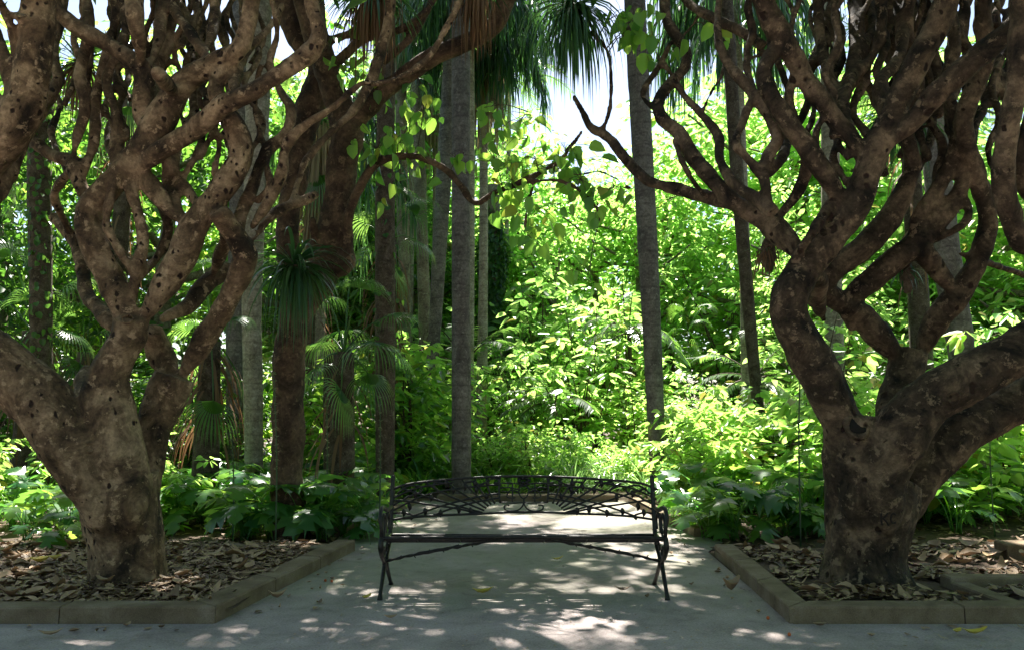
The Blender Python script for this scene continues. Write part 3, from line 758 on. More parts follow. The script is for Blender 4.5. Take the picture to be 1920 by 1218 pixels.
B = [
 ([(1622, 1110, 190), (1622, 1080, 166), (1620, 1040, 150), (1622, 980, 158), (1628, 930, 170), (1640, 890, 170)], 6.88, 6.88),
 ([(1562, 1092, 60), (1572, 1030, 50), (1580, 950, 60)], 6.7, 6.72), ([(1680, 1092, 60), (1676, 1030, 50), (1680, 950, 60)], 6.7, 6.75),
 ([(1604, 1050, 50), (1594, 960, 76), (1590, 880, 88), (1580, 800, 84), (1548, 730, 86), (1515, 665, 84), (1488, 610, 80), (1480, 565, 78), (1500, 515, 76), (1550, 455, 74), (1600, 395, 72), (1622, 335, 66), (1642, 285, 62), (1680, 200, 60), (1722, 110, 60), (1765, 35, 62), (1790, -60, 62)], 6.8, 6.35),
 ([(1614, 1040, 40), (1612, 960, 70), (1611, 880, 84), (1611, 820, 82), (1609, 778, 66)], 6.68, 6.66, 1),
 ([(1625, 320, 50), (1598, 262, 46), (1552, 205, 46), (1510, 145, 46), (1478, 90, 52), (1448, 40, 58), (1425, -20, 52), (1415, -70, 50)], 6.5, 6.1),
 ([(1585, 420, 60), (1560, 350, 52), (1520, 290, 50), (1475, 225, 48), (1440, 165, 44), (1432, 130, 40), (1452, 85, 40), (1440, 35, 34), (1400, -50, 30)], 6.65, 6.6),
 ([(1650, 290, 44), (1700, 240, 50), (1760, 170, 56), (1830, 110, 56), (1900, 50, 54), (1970, -30, 54)], 6.6, 6.3),
 ([(1515, 500, 60), (1480, 455, 62), (1440, 415, 60), (1390, 385, 44), (1330, 372, 34), (1270, 355, 30), (1215, 338, 30), (1175, 300, 29), (1140, 258, 26), (1108, 238, 20), (1092, 210, 16), (1075, 180, 12)], 6.8, 7.7),
 ([(1128, 248, 16), (1142, 210, 13), (1146, 160, 11), (1140, 100, 10), (1110, 60, 9)], 7.6, 7.6),
 ([(1450, 430, 54), (1390, 392, 46), (1340, 345, 40), (1300, 295, 40), (1275, 250, 34), (1240, 222, 32), (1236, 190, 30), (1258, 155, 28), (1285, 125, 28), (1284, 92, 26), (1262, 62, 28), (1248, 25, 26), (1240, -50, 26)], 6.9, 7.2),
 ([(1236, 210, 18), (1212, 192, 18), (1206, 172, 18), (1232, 130, 16), (1248, 100, 14), (1258, 80, 14)], 7.1, 7.2),
 ([(1244, 118, 15), (1262, 145, 16), (1285, 182, 18), (1322, 222, 22), (1348, 258, 25), (1350, 300, 24), (1372, 340, 28), (1420, 375, 36), (1450, 400, 40)], 7.4, 6.95),
 ([(1316, 212, 12), (1334, 172, 12), (1352, 145, 12), (1358, 120, 12)], 7.3, 7.4),
 ([(1272, 78, 12), (1300, 45, 10), (1312, 25, 10)], 7.2, 7.3),
 ([(1332, 378, 16), (1300, 340, 16), (1278, 300, 16), (1264, 262, 14)], 7.1, 7.3),
 ([(1450, 400, 46), (1440, 370, 38), (1432, 330, 34), (1440, 290, 32), (1458, 262, 30), (1440, 215, 30), (1412, 175, 30), (1372, 128, 26), (1350, 90, 22), (1346, 60, 20), (1350, -40, 16)], 6.95, 7.3),
 ([(1432, 335, 30), (1400, 295, 25), (1378, 268, 26), (1396, 222, 22), (1410, 185, 20)], 7.0, 7.4),
 ([(1440, 325, 30), (1464, 300, 26), (1474, 270, 25), (1468, 240, 22)], 7.0, 7.3),
 ([(1458, 410, 46), (1492, 365, 38), (1512, 310, 36), (1500, 250, 26), (1480, 190, 24), (1490, 130, 22)], 7.0, 7.4),
 ([(1480, 500, 30), (1520, 440, 28), (1560, 380, 30)], 7.1, 7.2),
 ([(1255, -30, 18), (1300, 14, 22), (1345, 38, 26), (1395, 62, 28), (1430, 88, 30)], 6.9, 6.65),
 ([(1428, 200, 22), (1406, 150, 21), (1400, 100, 20), (1412, 60, 20), (1402, 20, 20), (1410, -40, 20)], 7.1, 7.2),
 ([(1405, 112, 14), (1436, 98, 14)], 7.1, 6.9),
 ([(1636, 1040, 50), (1648, 960, 70), (1660, 860, 84), (1675, 780, 76), (1698, 700, 78), (1705, 665, 76)], 6.95, 7.05),
 ([(1700, 680, 64), (1655, 640, 66), (1610, 590, 62), (1570, 562, 52), (1545, 540, 58), (1570, 500, 58), (1620, 462, 62), (1668, 410, 58), (1700, 350, 48), (1712, 300, 38), (1700, 240, 34), (1720, 150, 32), (1700, 60, 32), (1715, -50, 30)], 7.05, 6.95),
 ([(1715, 675, 64), (1755, 600, 62), (1795, 555, 60), (1828, 500, 50), (1848, 440, 46), (1850, 395, 42), (1830, 320, 42), (1805, 250, 44), (1815, 190, 44), (1850, 110, 40), (1842, 30, 40), (1850, -60, 38)], 7.05, 6.9),
 ([(1795, 560, 52), (1760, 510, 50), (1728, 460, 48), (1725, 410, 40), (1758, 355, 36), (1785, 300, 36), (1795, 240, 36), (1775, 160, 34), (1790, 80, 32), (1770, -50, 32)], 7.05, 7.4),
 ([(1600, 620, 56), (1590, 570, 50), (1640, 520, 58), (1700, 468, 58), (1752, 420, 52), (1790, 375, 40), (1806, 330, 30), (1812, 280, 26)], 7.2, 7.5),
 ([(1745, 455, 34), (1790, 432, 28), (1812, 412, 24), (1816, 390, 20), (1806, 368, 18)], 7.3, 7.4),
 ([(1545, 600, 40), (1532, 560, 46), (1535, 525, 44), (1510, 500, 40)], 7.1, 7.0),
 ([(1642, 1050, 50), (1655, 960, 70), (1664, 880, 88), (1690, 812, 96), (1732, 758, 94), (1785, 722, 92), (1860, 684, 88), (1925, 648, 88), (2010, 580, 80), (2040, 480, 80), (1980, 400, 70)], 6.66, 6.05, 1),
 ([(1786, 728, 74), (1782, 704, 66)], 6.3, 6.25),
 ([(1652, 1040, 50), (1690, 950, 78), (1728, 880, 84), (1790, 818, 84), (1862, 775, 84), (1945, 732, 86), (2060, 660, 80)], 7.0, 7.1, 1),
 ([(1990, 420, 66), (1925, 460, 50), (1892, 400, 52), (1880, 330, 52), (1890, 240, 52), (1908, 160, 52), (1912, 60, 56), (1920, -60, 56)], 6.2, 6.0),
 ([(1990, 420, 60), (1935, 360, 50), (1915, 300, 46), (1935, 220, 42), (1960, 100, 40)], 6.2, 6.4),
 ([(1800, 475, 18), (1850, 492, 17), (1920, 515, 16), (2000, 540, 15)], 7.9, 8.2),
 ([(1595, 250, 30), (1580, 190, 34), (1600, 130, 38), (1606, 70, 36), (1598, -50, 34)], 6.8, 7.0),
 ([(1600, 150, 32), (1632, 110, 28), (1652, 60, 28), (1650, -50, 28)], 6.9, 6.9),
 ([(1575, 200, 28), (1552, 130, 28), (1538, 70, 26), (1530, -50, 26)], 6.9, 7.1),
 ([(1640, 300, 40), (1660, 230, 36), (1650, 160, 34), (1690, 90, 30), (1680, -50, 30)], 7.0, 7.4),
]
for i, (x, y, w, Y) in enumerate([(1560, 260, 26, 7.4), (1660, 240, 28, 7.6), (1740, 300, 28, 7.7), (1780, 200, 28, 7.6), (1820, 260, 26, 7.8), (1520, 120, 22, 7.4), (1700, 180, 30, 7.7), (1855, 200, 28, 7.4),
                                  (1480, 60, 22, 7.1), (1620, 100, 26, 7.6), (1750, 130, 28, 7.3), (1870, 330, 24, 7.7), (1660, 330, 32, 7.3), (1765, 390, 30, 7.6), (1550, 330, 24, 7.5), (1610, 330, 28, 7.6),
                                  (1680, 380, 28, 7.5), (1730, 230, 30, 7.9)]):
    B.append(wander(x, y, w, Y, 6, .05 * (i % 3 - 1), 300 + i))
for i, (x, y, w, Y) in enumerate([(1500, 280, 22, 7.8), (1590, 300, 24, 7.9), (1640, 200, 24, 7.9), (1720, 320, 26, 8.0), (1800, 330, 24, 8.2), (1680, 130, 26, 7.9), (1760, 220, 26, 8.1), (1560, 160, 22, 7.8), (1870, 260, 26, 8.0), (1830, 140, 26, 7.9), (1450, 120, 18, 7.6)]):
    B.append(wander(x, y, w, Y, 6, .07 * (i % 3 - 1), 350 + i))
Cc = [
 ([(540, 1010, 84), (540, 900, 64), (540, 780, 62), (543, 660, 64), (560, 580, 68), (598, 510, 84), (620, 450, 68), (632, 380, 62), (645, 300, 64), (650, 240, 64), (622, 170, 50), (600, 100, 50), (585, 30, 56), (570, -60, 66)], 9.6, 9.3),
 ([(600, 520, 60), (640, 495, 55), (650, 460, 28), (655, 400, 22), (680, 340, 20), (705, 306, 19), (745, 294, 16), (790, 296, 15), (835, 318, 15), (865, 350, 15), (885, 378, 14), (902, 380, 13), (925, 362, 12), (960, 350, 10), (975, 343, 8), (1010, 325, 7), (1050, 300, 6), (1080, 262, 5), (1092, 245, 4)], 9.4, 8.3),
 ([(602, 500, 24), (590, 440, 20), (586, 408, 14)], 9.3, 9.2),
 ([(570, 560, 60), (545, 500, 50), (538, 430, 44), (552, 340, 48), (568, 250, 50), (590, 180, 56), (600, 120, 50), (560, 60, 60), (520, -60, 70)], 9.5, 9.8),
 ([(650, 260, 56), (682, 208, 42), (735, 160, 36), (790, 120, 36), (850, 90, 36), (905, 66, 36), (932, 40, 40), (945, 0, 44), (960, -60, 46)], 9.3, 8.9),
 ([(610, 140, 30), (650, 100, 22), (690, 70, 20), (740, 60, 16), (800, 20, 14), (830, -40, 14)], 9.3, 9.1),
 ([(600, 80, 24), (640, 70, 18), (690, 48, 16), (730, 10, 14), (760, -50, 12)], 9.2, 8.9),
 ([(718, 120, 20), (770, 70, 18), (800, 20, 16), (830, -50, 16)], 9.2, 9.2),
 ([(975, 344, 7), (1030, 338, 6), (1068, 346, 6), (1110, 378, 5), (1125, 408, 4)], 8.35, 8.0),
 ([(1062, 300, 4), (1060, 270, 3), (1045, 250, 3), (1010, 232, 2), (990, 210, 2)], 8.3, 8.2),
 ([(1035, 313, 5), (1080, 328, 4), (1125, 322, 4), (1170, 345, 4), (1185, 355, 3)], 8.3, 8.0),
 ([(1110, 380, 4), (1140, 355, 4), (1185, 352, 3)], 8.0, 8.0),
 ([(1000, 347, 5), (990, 380, 4), (985, 430, 4), (1000, 450, 3)], 8.3, 8.3),
]
r9 = np.random.RandomState(5)
for i in range(13):
    B.append(wander(r9.uniform(1480, 1900), r9.uniform(130, 400), r9.uniform(18, 27), r9.uniform(7.5, 8.3), 6, .07 * (i % 3 - 1), 500 + i))
for i in range(8):
    A.append(wander(r9.uniform(110, 480), r9.uniform(130, 380), r9.uniform(17, 24), r9.uniform(7.5, 8.2), 6, .07 * (i % 3 - 1), 600 + i))
treeA = thing('gnarled_tree', 'thick tan gnarled tree with winding limbs, spotted with dark scars, in the left bed', 'tree', (0, 0, 0))
tA = link('trunk', limbs_to_mesh(A, .019, .012, 1), treeA); tA.data.materials.append(M['bark_a'])
treeB = thing('gnarled_tree', 'thick brown gnarled tree with letters cut in its trunk, in the right bed', 'tree', (0, 0, 0))
tB = link('trunk', limbs_to_mesh(B, .019, .012, 2), treeB); tB.data.materials.append(M['bark_b'])
treeC = thing('forked_tree', 'dark red-brown forked tree behind the left tree, one long limb crossing to the right', 'tree', (0, 0, 0))
tC = link('trunk', limbs_to_mesh(Cc, .022, .012, 3, fixed=1, slim=.95, spread=.1), treeC); tC.data.materials.append(M['bark_c'])

def surf(o, x, y):
    """the bark point seen at a pixel (for marks that sit on the trunk)"""
    a, _ = P(x, y, 1.0); dirv = Vector(a) - Vector((0, 0, CAMZ)); dirv.normalize()
    dg = bpy.context.evaluated_depsgraph_get()
    ok, loc, nn, _i = o.ray_cast(Vector((0, 0, CAMZ)), dirv)
    return (loc, nn) if ok else (None, None)
bpy.context.view_layer.update()
# knothole on the right tree: dark plug painted as its inner shade, in a raised rim
loc, nn = surf(tB, 1608, 800)
if loc is not None:
    c = np.array(loc) - np.array([0, -.02, 0])
    mb = MB()
    ax = norm(np.array([-.08, -.90, .42])); u = norm(np.cross(ax, [0, 0, 1.0])); w = np.cross(u, ax)
    k = 20; ringp = []
    for i in range(k + 1):
        a = i / k * 2 * math.pi
        q = c + u * .080 * math.cos(a) + w * .092 * math.sin(a) + ax * .012
        ringp.append((*q, .024 + .006 * math.sin(3 * a)))
    tube(mb, ringp, 8)
    mb.obj('knothole_rim', M['bark_b'], treeB)
    mb = MB()
    tube(mb, [(*(c + ax * .026), .002), (*(c + ax * .025), .074), (*(c + ax * .0), .078), (*(c - ax * .06), .05), (*(c - ax * .10), .01)], 18)
    tag(mb.obj('knothole', M['hollow'], treeB), 'dark plug painted as the shade of the round hollow in the stub above the fork')
# carved letters
mb = MB()
strokes = [[(1653, 961), (1652, 972), (1654, 983)], [(1665, 960), (1660, 967), (1654, 972)], [(1656, 971), (1662, 977), (1666, 984)],
           [(1679, 964), (1675, 961), (1671, 965), (1670, 973), (1673, 979), (1679, 979)]]
for st in strokes:
    pts = []
    for a, b_ in catmull([(x, y, 0, 0) for x, y in st], 1.5)[:, :2]:
        loc, nn = surf(tB, a, b_)
        if loc is not None: q = loc + nn * .001; pts.append((q.x, q.y, q.z, .0072))
    if len(pts) > 1: tube(mb, pts, 6)
if mb.v: tag(mb.obj('carving', M['carve'], treeB), 'letters KC cut dark into the bark')
# small leafless stubs and a cut heart on the left tree
loc, nn = surf(tA, 238, 600)
def scar(parent, tree, x, y, r, mat, name, lab=None):
    loc, nn = surf(tree, x, y)
    if loc is None: return
    c = np.array(loc); n_ = np.array(nn)
    mb = MB()
    tube(mb, [(*(c + n_ * .004), .001), (*(c + n_ * .004), r), (*(c - n_ * .02), r * 1.1), (*(c - n_ * .03), r * .6)], 14, flat=1.2)  # knot face on the bark; dark ones paint the shade of a hole
    o = mb.obj(name, mat, parent)
    if lab: tag(o, lab)
    mb = MB(); u = norm(np.cross(n_, [0, 0, 1.0])); w = np.cross(u, n_); pts = []
    for i in range(19):
        a = i / 18 * 2 * math.pi; q = c + u * r * math.cos(a) + w * r * 1.2 * math.sin(a); pts.append((*q, .010 + .004 * math.sin(a * 2 + x)))
    tube(mb, pts, 6); mb.obj('callus_ring', tree.data.materials[0], parent)
scar(treeA, tA, 238, 598, .045, M['cut'], 'knothole')
scar(treeA, tA, 168, 838, .030, M['hollow'], 'knothole')
scar(treeB, tB, 1788, 745, .040, M['hollow'], 'knothole')
scar(treeB, tB, 1500, 648, .028, M['hollow'], 'knothole')
scar(treeA, tA, 315, 720, .026, M['hollow'], 'knothole')

# ------------------------------------------------------------------ unseen crowns above the frame, laid out to shade the ground
def top_line(Y): return CAMZ + .524 * Y
SUN_GAPS = [(-.62, 6.35, .38), (-.02, 6.42, .18), (.5, 6.38, .2), (-1.35, 6.55, .25), (-.75, 5.6, .28), (.3, 5.85, .2), (-1.9, 5.35, .25), (1.6, 5.25, .12), (2.6, 5.2, .1), (-.2, 5.3, .1), (.7, 5.2, .12), (-1.3, 5.2, .12), (-.4, 6.9, .12), (1.4, 6.3, .12), (-1.6, 7.2, .15), (1.5, 8.4, .2), (-2.8, 5.3, .15), (.2, 7.6, .15), (1.1, 7.5, .15), (-2.6, 6.6, .3), (-4.2, 7.2, .5), (-3.9, 6.4, .25), (3.9, 7.3, .4)]  # ground spots where crown clusters are left out to let sun through
def crown(tree, xr, yr, nclust, mat, thick=2.2, gap=.55, seed=0, reg=None):
    """clusters of leaves at the ends of twigs, over the frame's top edge, with uneven gaps and others cut for sun patches"""
    r_ = np.random.RandomState(seed)
    mb = MB(); tw = MB(); done = 0; tries = 0
    while done < nclust and tries < nclust * 20:
        tries += 1
        x = r_.uniform(*xr); y = r_.uniform(*yr)
        if reg and not reg(x, y): continue
        z = max(5.3, top_line(y) + .75) + r_.rand() ** 1.3 * thick
        gx, gy = x - sdir.x / sdir.z * z, y - sdir.y / sdir.z * z
        if any(math.hypot(gx - a, gy - b_) < r__ * .6 + .27 for a, b_, r__ in SUN_GAPS): continue
        g = noise.noise(Vector((x * gap, y * gap, z * .3 + seed)))
        if g < -.17: continue
        n = 26
        c = np.array([x, y, z])
        d = rdir(n, -.35, .9)
        strips(mb, np.repeat(c[None], n, 0) + d * .04, d, r_.uniform(.35, .6, n), r_.uniform(.05, .085, n), 1.3, 3)
        n = 16
        pp = c + r_.normal(0, .28, (n, 3)); dd = rdir(n, -.6, .4)
        leaves(mb, pp, dd, np.array([0, 0, 1.0]) + r_.normal(0, .4, (n, 3)), r_.uniform(.16, .28, n), r_.uniform(.10, .17, n))
        if False:
            tube(tw, [(*(c + (0, 0, -.0)), .012), (*(c + np.array([r_.uniform(-.2, .2), r_.uniform(-.2, .2), -.35 - r_.rand() * .2])) , .02)], 5)
        done += 1
    mb.v = [v for v in mb.v]
    o = mb.obj('crown', mat, tree)
    return o
crown(treeA, (-9, -.2), (2.6, 12.5), 250, M['leaf_canopy'], seed=11)
crown(treeB, (.2, 9), (-1.5, 12.5), 330, M['leaf_canopy'], seed=12)  # reaches back past the camera, extended to shade the right side
crown(treeC, (-4.5, 4.0), (11.2, 17.5), 250, M['leaf_canopy'], thick=2.5, seed=13)
for tr in (treeA, treeB, treeC):
    pass

# ------------------------------------------------------------------ strap-leaved tufts
def tuft(name, label, px, py, Y, n, L, W, droop, ndead, Ld, zr=(-.5, .8), mat='leaf_strap', dead='leaf_dead', group=None, dw=.02):
    c, t = P(px, py, Y)
    o = thing(name, label, 'epiphyte' if 'tuft' in name else 'plant', tuple(c), group=group)
    mb = MB(); d = rdir(n, *zr)
    strips(mb, d * .03, d, rs.uniform(.6, 1, n) * L, rs.uniform(.7, 1.1, n) * W, droop, 7)
    mb.obj('leaves', M[mat], o)
    if ndead:
        mb = MB(); d = rdir(ndead, -.9, .1)
        strips(mb, rs.normal(0, .05, (ndead, 3)) * [1, 1, .6], d, rs.uniform(.5, 1, ndead) * Ld, dw, rs.uniform(6, 14, ndead), 6)
        mb.obj('dead_leaves', M[dead], o)
    core = MB(); tube(core, catmull([(0, 0, -.22, .03), (0, 0, -.08, .07), (0, 0, .03, .05), (0, 0, .08, .02)], .03), 8)
    core.obj('stem', M['twig'], o)
    return o
tuft('strap_leaf_tuft', 'green strap-leaved tuft spilling over the fork of the red-brown tree', 552, 500, 8.7, 110, .85, .045, 3.0, 120, .95, (-.3, .95), dead='leaf_strap')
tuft('strap_leaf_tuft', 'dark drooping strap-leaved tuft hanging against the white sky', 1072, 12, 7.6, 120, 1.0, .028, 5.0, 120, 1.05, (-.9, .8), dead='leaf_strap')
tuft('strap_leaf_tuft', 'green and brown strap-leaved tuft hanging at the top over the long limb', 700, -20, 8.6, 110, .9, .035, 2.4, 200, 1.15, (-.5, .8))
tuft('strap_leaf_tuft', 'brown skirt of dead straps hanging at the end of the long limb', 893, -30, 8.6, 40, .6, .03, 3, 170, .95, (-.3, .8))
tuft('strap_leaf_tuft', 'small ragged tuft with hanging roots under the left limb of the right tree', 1440, 462, 7.0, 16, .22, .02, 3, 40, .42, (-.8, .2), dw=.014)
tuft('strap_leaf_tuft', 'dark leaf tuft showing between the upper limbs of the right tree', 1690, 215, 8.2, 90, .7, .035, 3, 90, .8, (-.3, .9), dead='leaf_strap')
tuft('strap_leaf_tuft', 'dark leaf tuft at the upper right edge behind the outer limb', 1870, 150, 8.3, 100, .8, .035, 2.2, 60, .6, (-.4, .9), dead='leaf_strap')
tuft('strap_leaf_tuft', 'brown dead tuft hanging among the upper limbs of the left tree', 150, 120, 8.2, 40, .6, .035, 3, 80, .75, (-.3, .9))
tuft('strap_leaf_tuft', 'ragged dark fringe of leaves under the middle limb of the right tree', 1700, 505, 7.5, 12, .2, .02, 4, 30, .26, (-.8, .2), dead='leaf_strap')

# ------------------------------------------------------------------ leafy branch of heart leaves
def leafy(parent, spots, mat, size=.16, seed=4, limbs=3, many=1.0):
    """sprays of hanging leaves, every spray on a twig of its own that leaves the nearest limb"""
    r_ = np.random.RandomState(seed); mb = MB(); tw = MB()
    pts = np.concatenate(LIMB_PTS[limbs])[:, :4]
    for (x, y, s, Y, n) in spots:
        c, t = P(x, y, Y)
        d = np.linalg.norm((pts[:, :3] - c) * [1, .35, 1], axis=1) + pts[:, 3] * 1.5
        k = np.argmin(d); root = pts[k]
        c[1] = c[1] * .3 + root[1] * .7
        c = c + [0, 0, .05]
        main = catmull([(*root[:3], .007), (*((root[:3] + c) / 2 + [0, 0, .05]), .005), (*c, .004)], .06)
        tube(tw, main, 5)
        for i in range(int(n * many)):
            e = c + np.array([r_.normal(0, s * .5) / FPX * t, r_.normal(0, .18), r_.normal(0, s * .42) / FPX * t])
            a = norm(np.array([r_.normal(0, .5), r_.normal(0, .5), -.9 + r_.normal(0, .4)]))
            nn = norm(np.array([r_.normal(0, .6), -.5 + r_.normal(0, .7), .55]))
            L = size * r_.uniform(.5, 1.25)
            leaves(mb, (e + a * .05)[None], a[None], nn[None], L, L * r_.uniform(.6, .85), shape='heart', rnd=np.array([r_.rand()]), cup=r_.uniform(.1, .35))
            st = main[r_.randint(len(main) // 2, len(main)), :3]
            tube(tw, [(*st, .0032), (*((st + e) / 2 + [0, 0, .03]), .0026), (*e, .0022), (*(e + a * .055), .0016)], 4)
    mb.obj('leaves', mat, parent); tw.obj('twigs', M['twig'], parent)
leafy(treeC, [(705, 285, 70, 9.0, 22), (745, 262, 50, 8.9, 14), (748, 330, 50, 8.9, 10), (910, 230, 40, 8.6, 8), (925, 300, 70, 8.6, 22), (960, 350, 60, 8.5, 16), (1000, 300, 50, 8.5, 14),
              (1040, 330, 60, 8.4, 18), (1090, 350, 60, 8.3, 16), (1010, 400, 40, 8.4, 12), (1000, 450, 34, 8.3, 10), (1120, 400, 40, 8.2, 8), (1060, 290, 40, 8.3, 8), (1100, 530, 40, 8.2, 6), (870, 290, 40, 8.7, 8),
              (640, 110, 60, 9.0, 18), (690, 150, 50, 9.0, 14), (660, 30, 60, 9.0, 12), (790, 165, 50, 9.1, 12), (800, 205, 30, 9.0, 6), (1150, 370, 50, 8.1, 8), (975, 255, 50, 8.6, 10), (770, 230, 40, 9, 8)],
      M['leaf_heart'], .17, many=.95)
leafy(treeB, [(1205, 30, 40, 7.2, 16), (1225, 75, 24, 7.2, 7), (1180, 55, 26, 7.3, 6), (1330, 70, 24, 7.6, 5), (1160, 20, 30, 7.4, 6), (1270, 95, 16, 7.4, 3)], M['leaf_heart'], .17, 5, limbs=2)

# ------------------------------------------------------------------ palms
def feather_crown(n, L, seed, mat, parent, zr=(-.35, .9), droop=.35, leaf=.6, skirt=0):
    r_ = np.random.RandomState(seed); mb = MB(); rc = MB()
    d = rdir(n, *zr)
    for i in range(n):
        p = np.zeros(3); dd = d[i].copy(); pts = [(*p, .03)]; ds = L * r_.uniform(.8, 1.1) / 12
        P_, D_ = [], []
        for s in range(12):
            dd = dd + np.array([0, 0, -1]) * droop * ds * (.5 + s * .12); dd /= np.linalg.norm(dd)
            p = p + dd * ds; pts.append((*p, .026 * (1 - s / 13))); P_.append(p.copy()); D_.append(dd.copy())
        tube(rc, pts, 5)
        P_ = np.array(P_[1:]); D_ = np.array(D_[1:])
        for sgn in (-1, 1):
            for off in (0, .33, .66):
                pos = P_[:-1] * (1 - off) + P_[1:] * off; dr = D_[:-1]
                side = norm(np.cross(dr, [0, 0, 1.0])) * sgn
                ld = norm(side * 1.0 + dr * .8 + np.array([0, 0, -.25]) + r_.normal(0, .1, pos.shape))
                strips(mb, pos, ld, leaf * r_.uniform(.7, 1, len(pos)), .042, 1.6, 3, side=norm(np.cross(ld, [0, 0, 1.0]) + [0, 0, .3]))
    mb.obj('fronds', M[mat], parent); rc.obj('frond_ribs', M['twig'], parent)

def palm(name, label, pts, Y, mat, crown_kind='feather', top=None, seed=0, base_flare=1.25, ivy=0, group=None):
    """pts: (x,y,w) from the ground up, seen in the photograph; trunk goes on up out of frame"""
    c = []
    for x, y, w in pts:
        q, t = P(x, y, Y); c.append([*q, w / 2 / FPX * t])
    c = np.array(c)
    # foot to the ground
    d = (c[1] - c[0]) / max(1e-6, (c[1, 2] - c[0, 2]))
    foot = c[0] - d * (c[0, 2] + .05); foot[3] = c[0, 3] * base_flare
    mid0 = c[0] - d * (c[0, 2] - .35) if c[0, 2] > .6 else None
    d2 = (c[-1] - c[-2]) / (c[-1, 2] - c[-2, 2])
    H = top if top else 13 + (seed % 5)
    tp = c[-1] + d2 * (H - c[-1, 2]); tp[3] = c[-1, 3] * .85
    rows = [foot] + ([mid0] if mid0 is not None else []) + list(c) + ([tp] if H > c[-1, 2] + .5 else [])
    rows = np.array(rows); base = rows[0, :3].copy(); base[2] = 0
    rows[:, :3] -= base
    o = thing(name, label, 'palm' if 'palm' in name else 'tree', tuple(base), group=group)
    pth = catmull(rows, .12)
    for i in range(len(pth)):
        pth[i, 3] *= 1 + .05 * noise.noise(Vector((i * .35, seed, 0))) + .02 * noise.noise(Vector((i * 1.7, seed, 3)))
    mb = MB(); tube(mb, pth, 16)
    mb.obj('trunk', M[mat], o)
    if crown_kind == 'feather':
        cr = link('crown', None, o); cr.location = tuple(rows[-1, :3])
        feather_crown(15, 3.2, seed, 'leaf_palm', cr)
    if ivy:
        n = ivy; idx = rs.randint(0, int(len(pth) * .75), n); a = rs.uniform(0, 2 * math.pi, n)
        rad = np.stack([np.cos(a), np.sin(a), np.zeros(n)], -1)
        pos = pth[idx, :3] + rad * (pth[idx, 3:4] + rs.uniform(0, .08, (n, 1))) + rs.normal(0, .03, (n, 3))
        mb = MB(); leaves(mb, pos, norm(rad * .5 + [0, 0, -1] + rs.normal(0, .3, (n, 3))), rad + rs.normal(0, .3, (n, 3)), rs.uniform(.06, .12, n), rs.uniform(.06, .11, n), shape='heart')
        mb.obj('ivy', M['leaf_dark'], o)
    return o
palm('palm_tree', 'grey smooth palm trunk standing right behind the left half of the bench', [(865, 905, 38), (865, 700, 36), (864, 400, 34), (864, 60, 34)], 13.9, 'palm_grey', seed=1)
palm('palm_tree', 'tall leaning grey palm trunk right of the path behind the bench end', [(1235, 915, 32), (1226, 700, 34), (1214, 450, 38), (1200, 200, 40), (1192, 40, 40)], 14.2, 'palm_grey', seed=2)
palm('palm_tree', 'thin leaning palm trunk crossed by the left limbs of the right tree', [(1432, 850, 21), (1415, 700, 22), (1397, 500, 24), (1380, 300, 24), (1366, 60, 24)], 15.0, 'palm_dark', seed=3)
palm('rough_palm', 'dark rough trunk with a creeper up its left edge, left of the bench back', [(722, 900, 36), (722, 700, 38), (722, 400, 37), (724, 150, 34)], 12.4, 'palm_dark', seed=4, ivy=160)
palm('palm_tree', 'pale spotted palm trunk left of the red-brown tree', [(476, 860, 34), (474, 700, 36), (472, 560, 36), (480, 300, 42), (486, 80, 44)], 13.0, 'palm_pale', seed=5)
palm('palm_tree', 'dull grey trunk just left of the pale spotted palm', [(441, 860, 32), (440, 640, 32), (446, 420, 32), (450, 100, 32)], 15.0, 'palm_grey', seed=6)
palm('rough_palm', 'dark ivy-grown trunk at the left behind the big low limb', [(78, 740, 38), (76, 500, 40), (74, 320, 42), (80, 60, 44)], 12.8, 'palm_dark', seed=7, ivy=900)
palm('palm_tree', 'slim mossy trunk in the sunlit gap right of the dark rough trunk', [(800, 800, 24), (797, 640, 24), (790, 400, 22), (782, 150, 22)], 21, 'bark_far', seed=8)
palm('palm_tree', 'slim trunk leaning right that meets the grey palm near the top', [(803, 780, 20), (815, 620, 24), (828, 400, 28), (842, 180, 30), (850, 60, 30)], 20, 'palm_grey', seed=9)
palm('palm_tree', 'greenish slim trunk close behind the dark rough trunk', [(760, 740, 18), (760, 560, 20), (755, 420, 22), (752, 200, 22)], 22, 'bark_far', seed=10)
palm('palm_tree', 'stout grey trunk seen under the right side of the right tree', [(1828, 900, 44), (1800, 640, 48), (1772, 460, 50), (1750, 250, 48)], 11.8, 'palm_grey', seed=11)
palm('palm_tree', 'grey trunk seen through the fork of the right tree', [(1566, 690, 34), (1562, 560, 34), (1558, 420, 34), (1556, 200, 32)], 15, 'palm_pale', seed=12)
palm('palm_tree', 'very thin pale far trunk in the middle of the sunlit clearing', [(950, 520, 8), (950, 440, 8), (952, 380, 8), (954, 250, 8)], 30, 'palm_pale', seed=13, top=14)
palm('palm_tree', 'dark trunk close behind the leaning palm at the right bench end', [(1258, 915, 22), (1245, 850, 20), (1228, 740, 20), (1214, 450, 20), (1192, 40, 20)], 15.5, 'palm_dark', seed=14, top=13, crown_kind='none')
palm('palm_tree', 'thin dark straight trunk left of the ivy column near the tall palm skirt', [(770, 500, 12), (772, 350, 12), (776, 150, 14)], 26, 'bark_far', seed=15)
palm('rough_palm', 'short rough trunk under the fan palm fronds left of the dark rough trunk', [(618, 880, 24), (617, 800, 22), (617, 735, 22)], 13, 'palm_dark', seed=16, top=2.4, crown_kind='none')

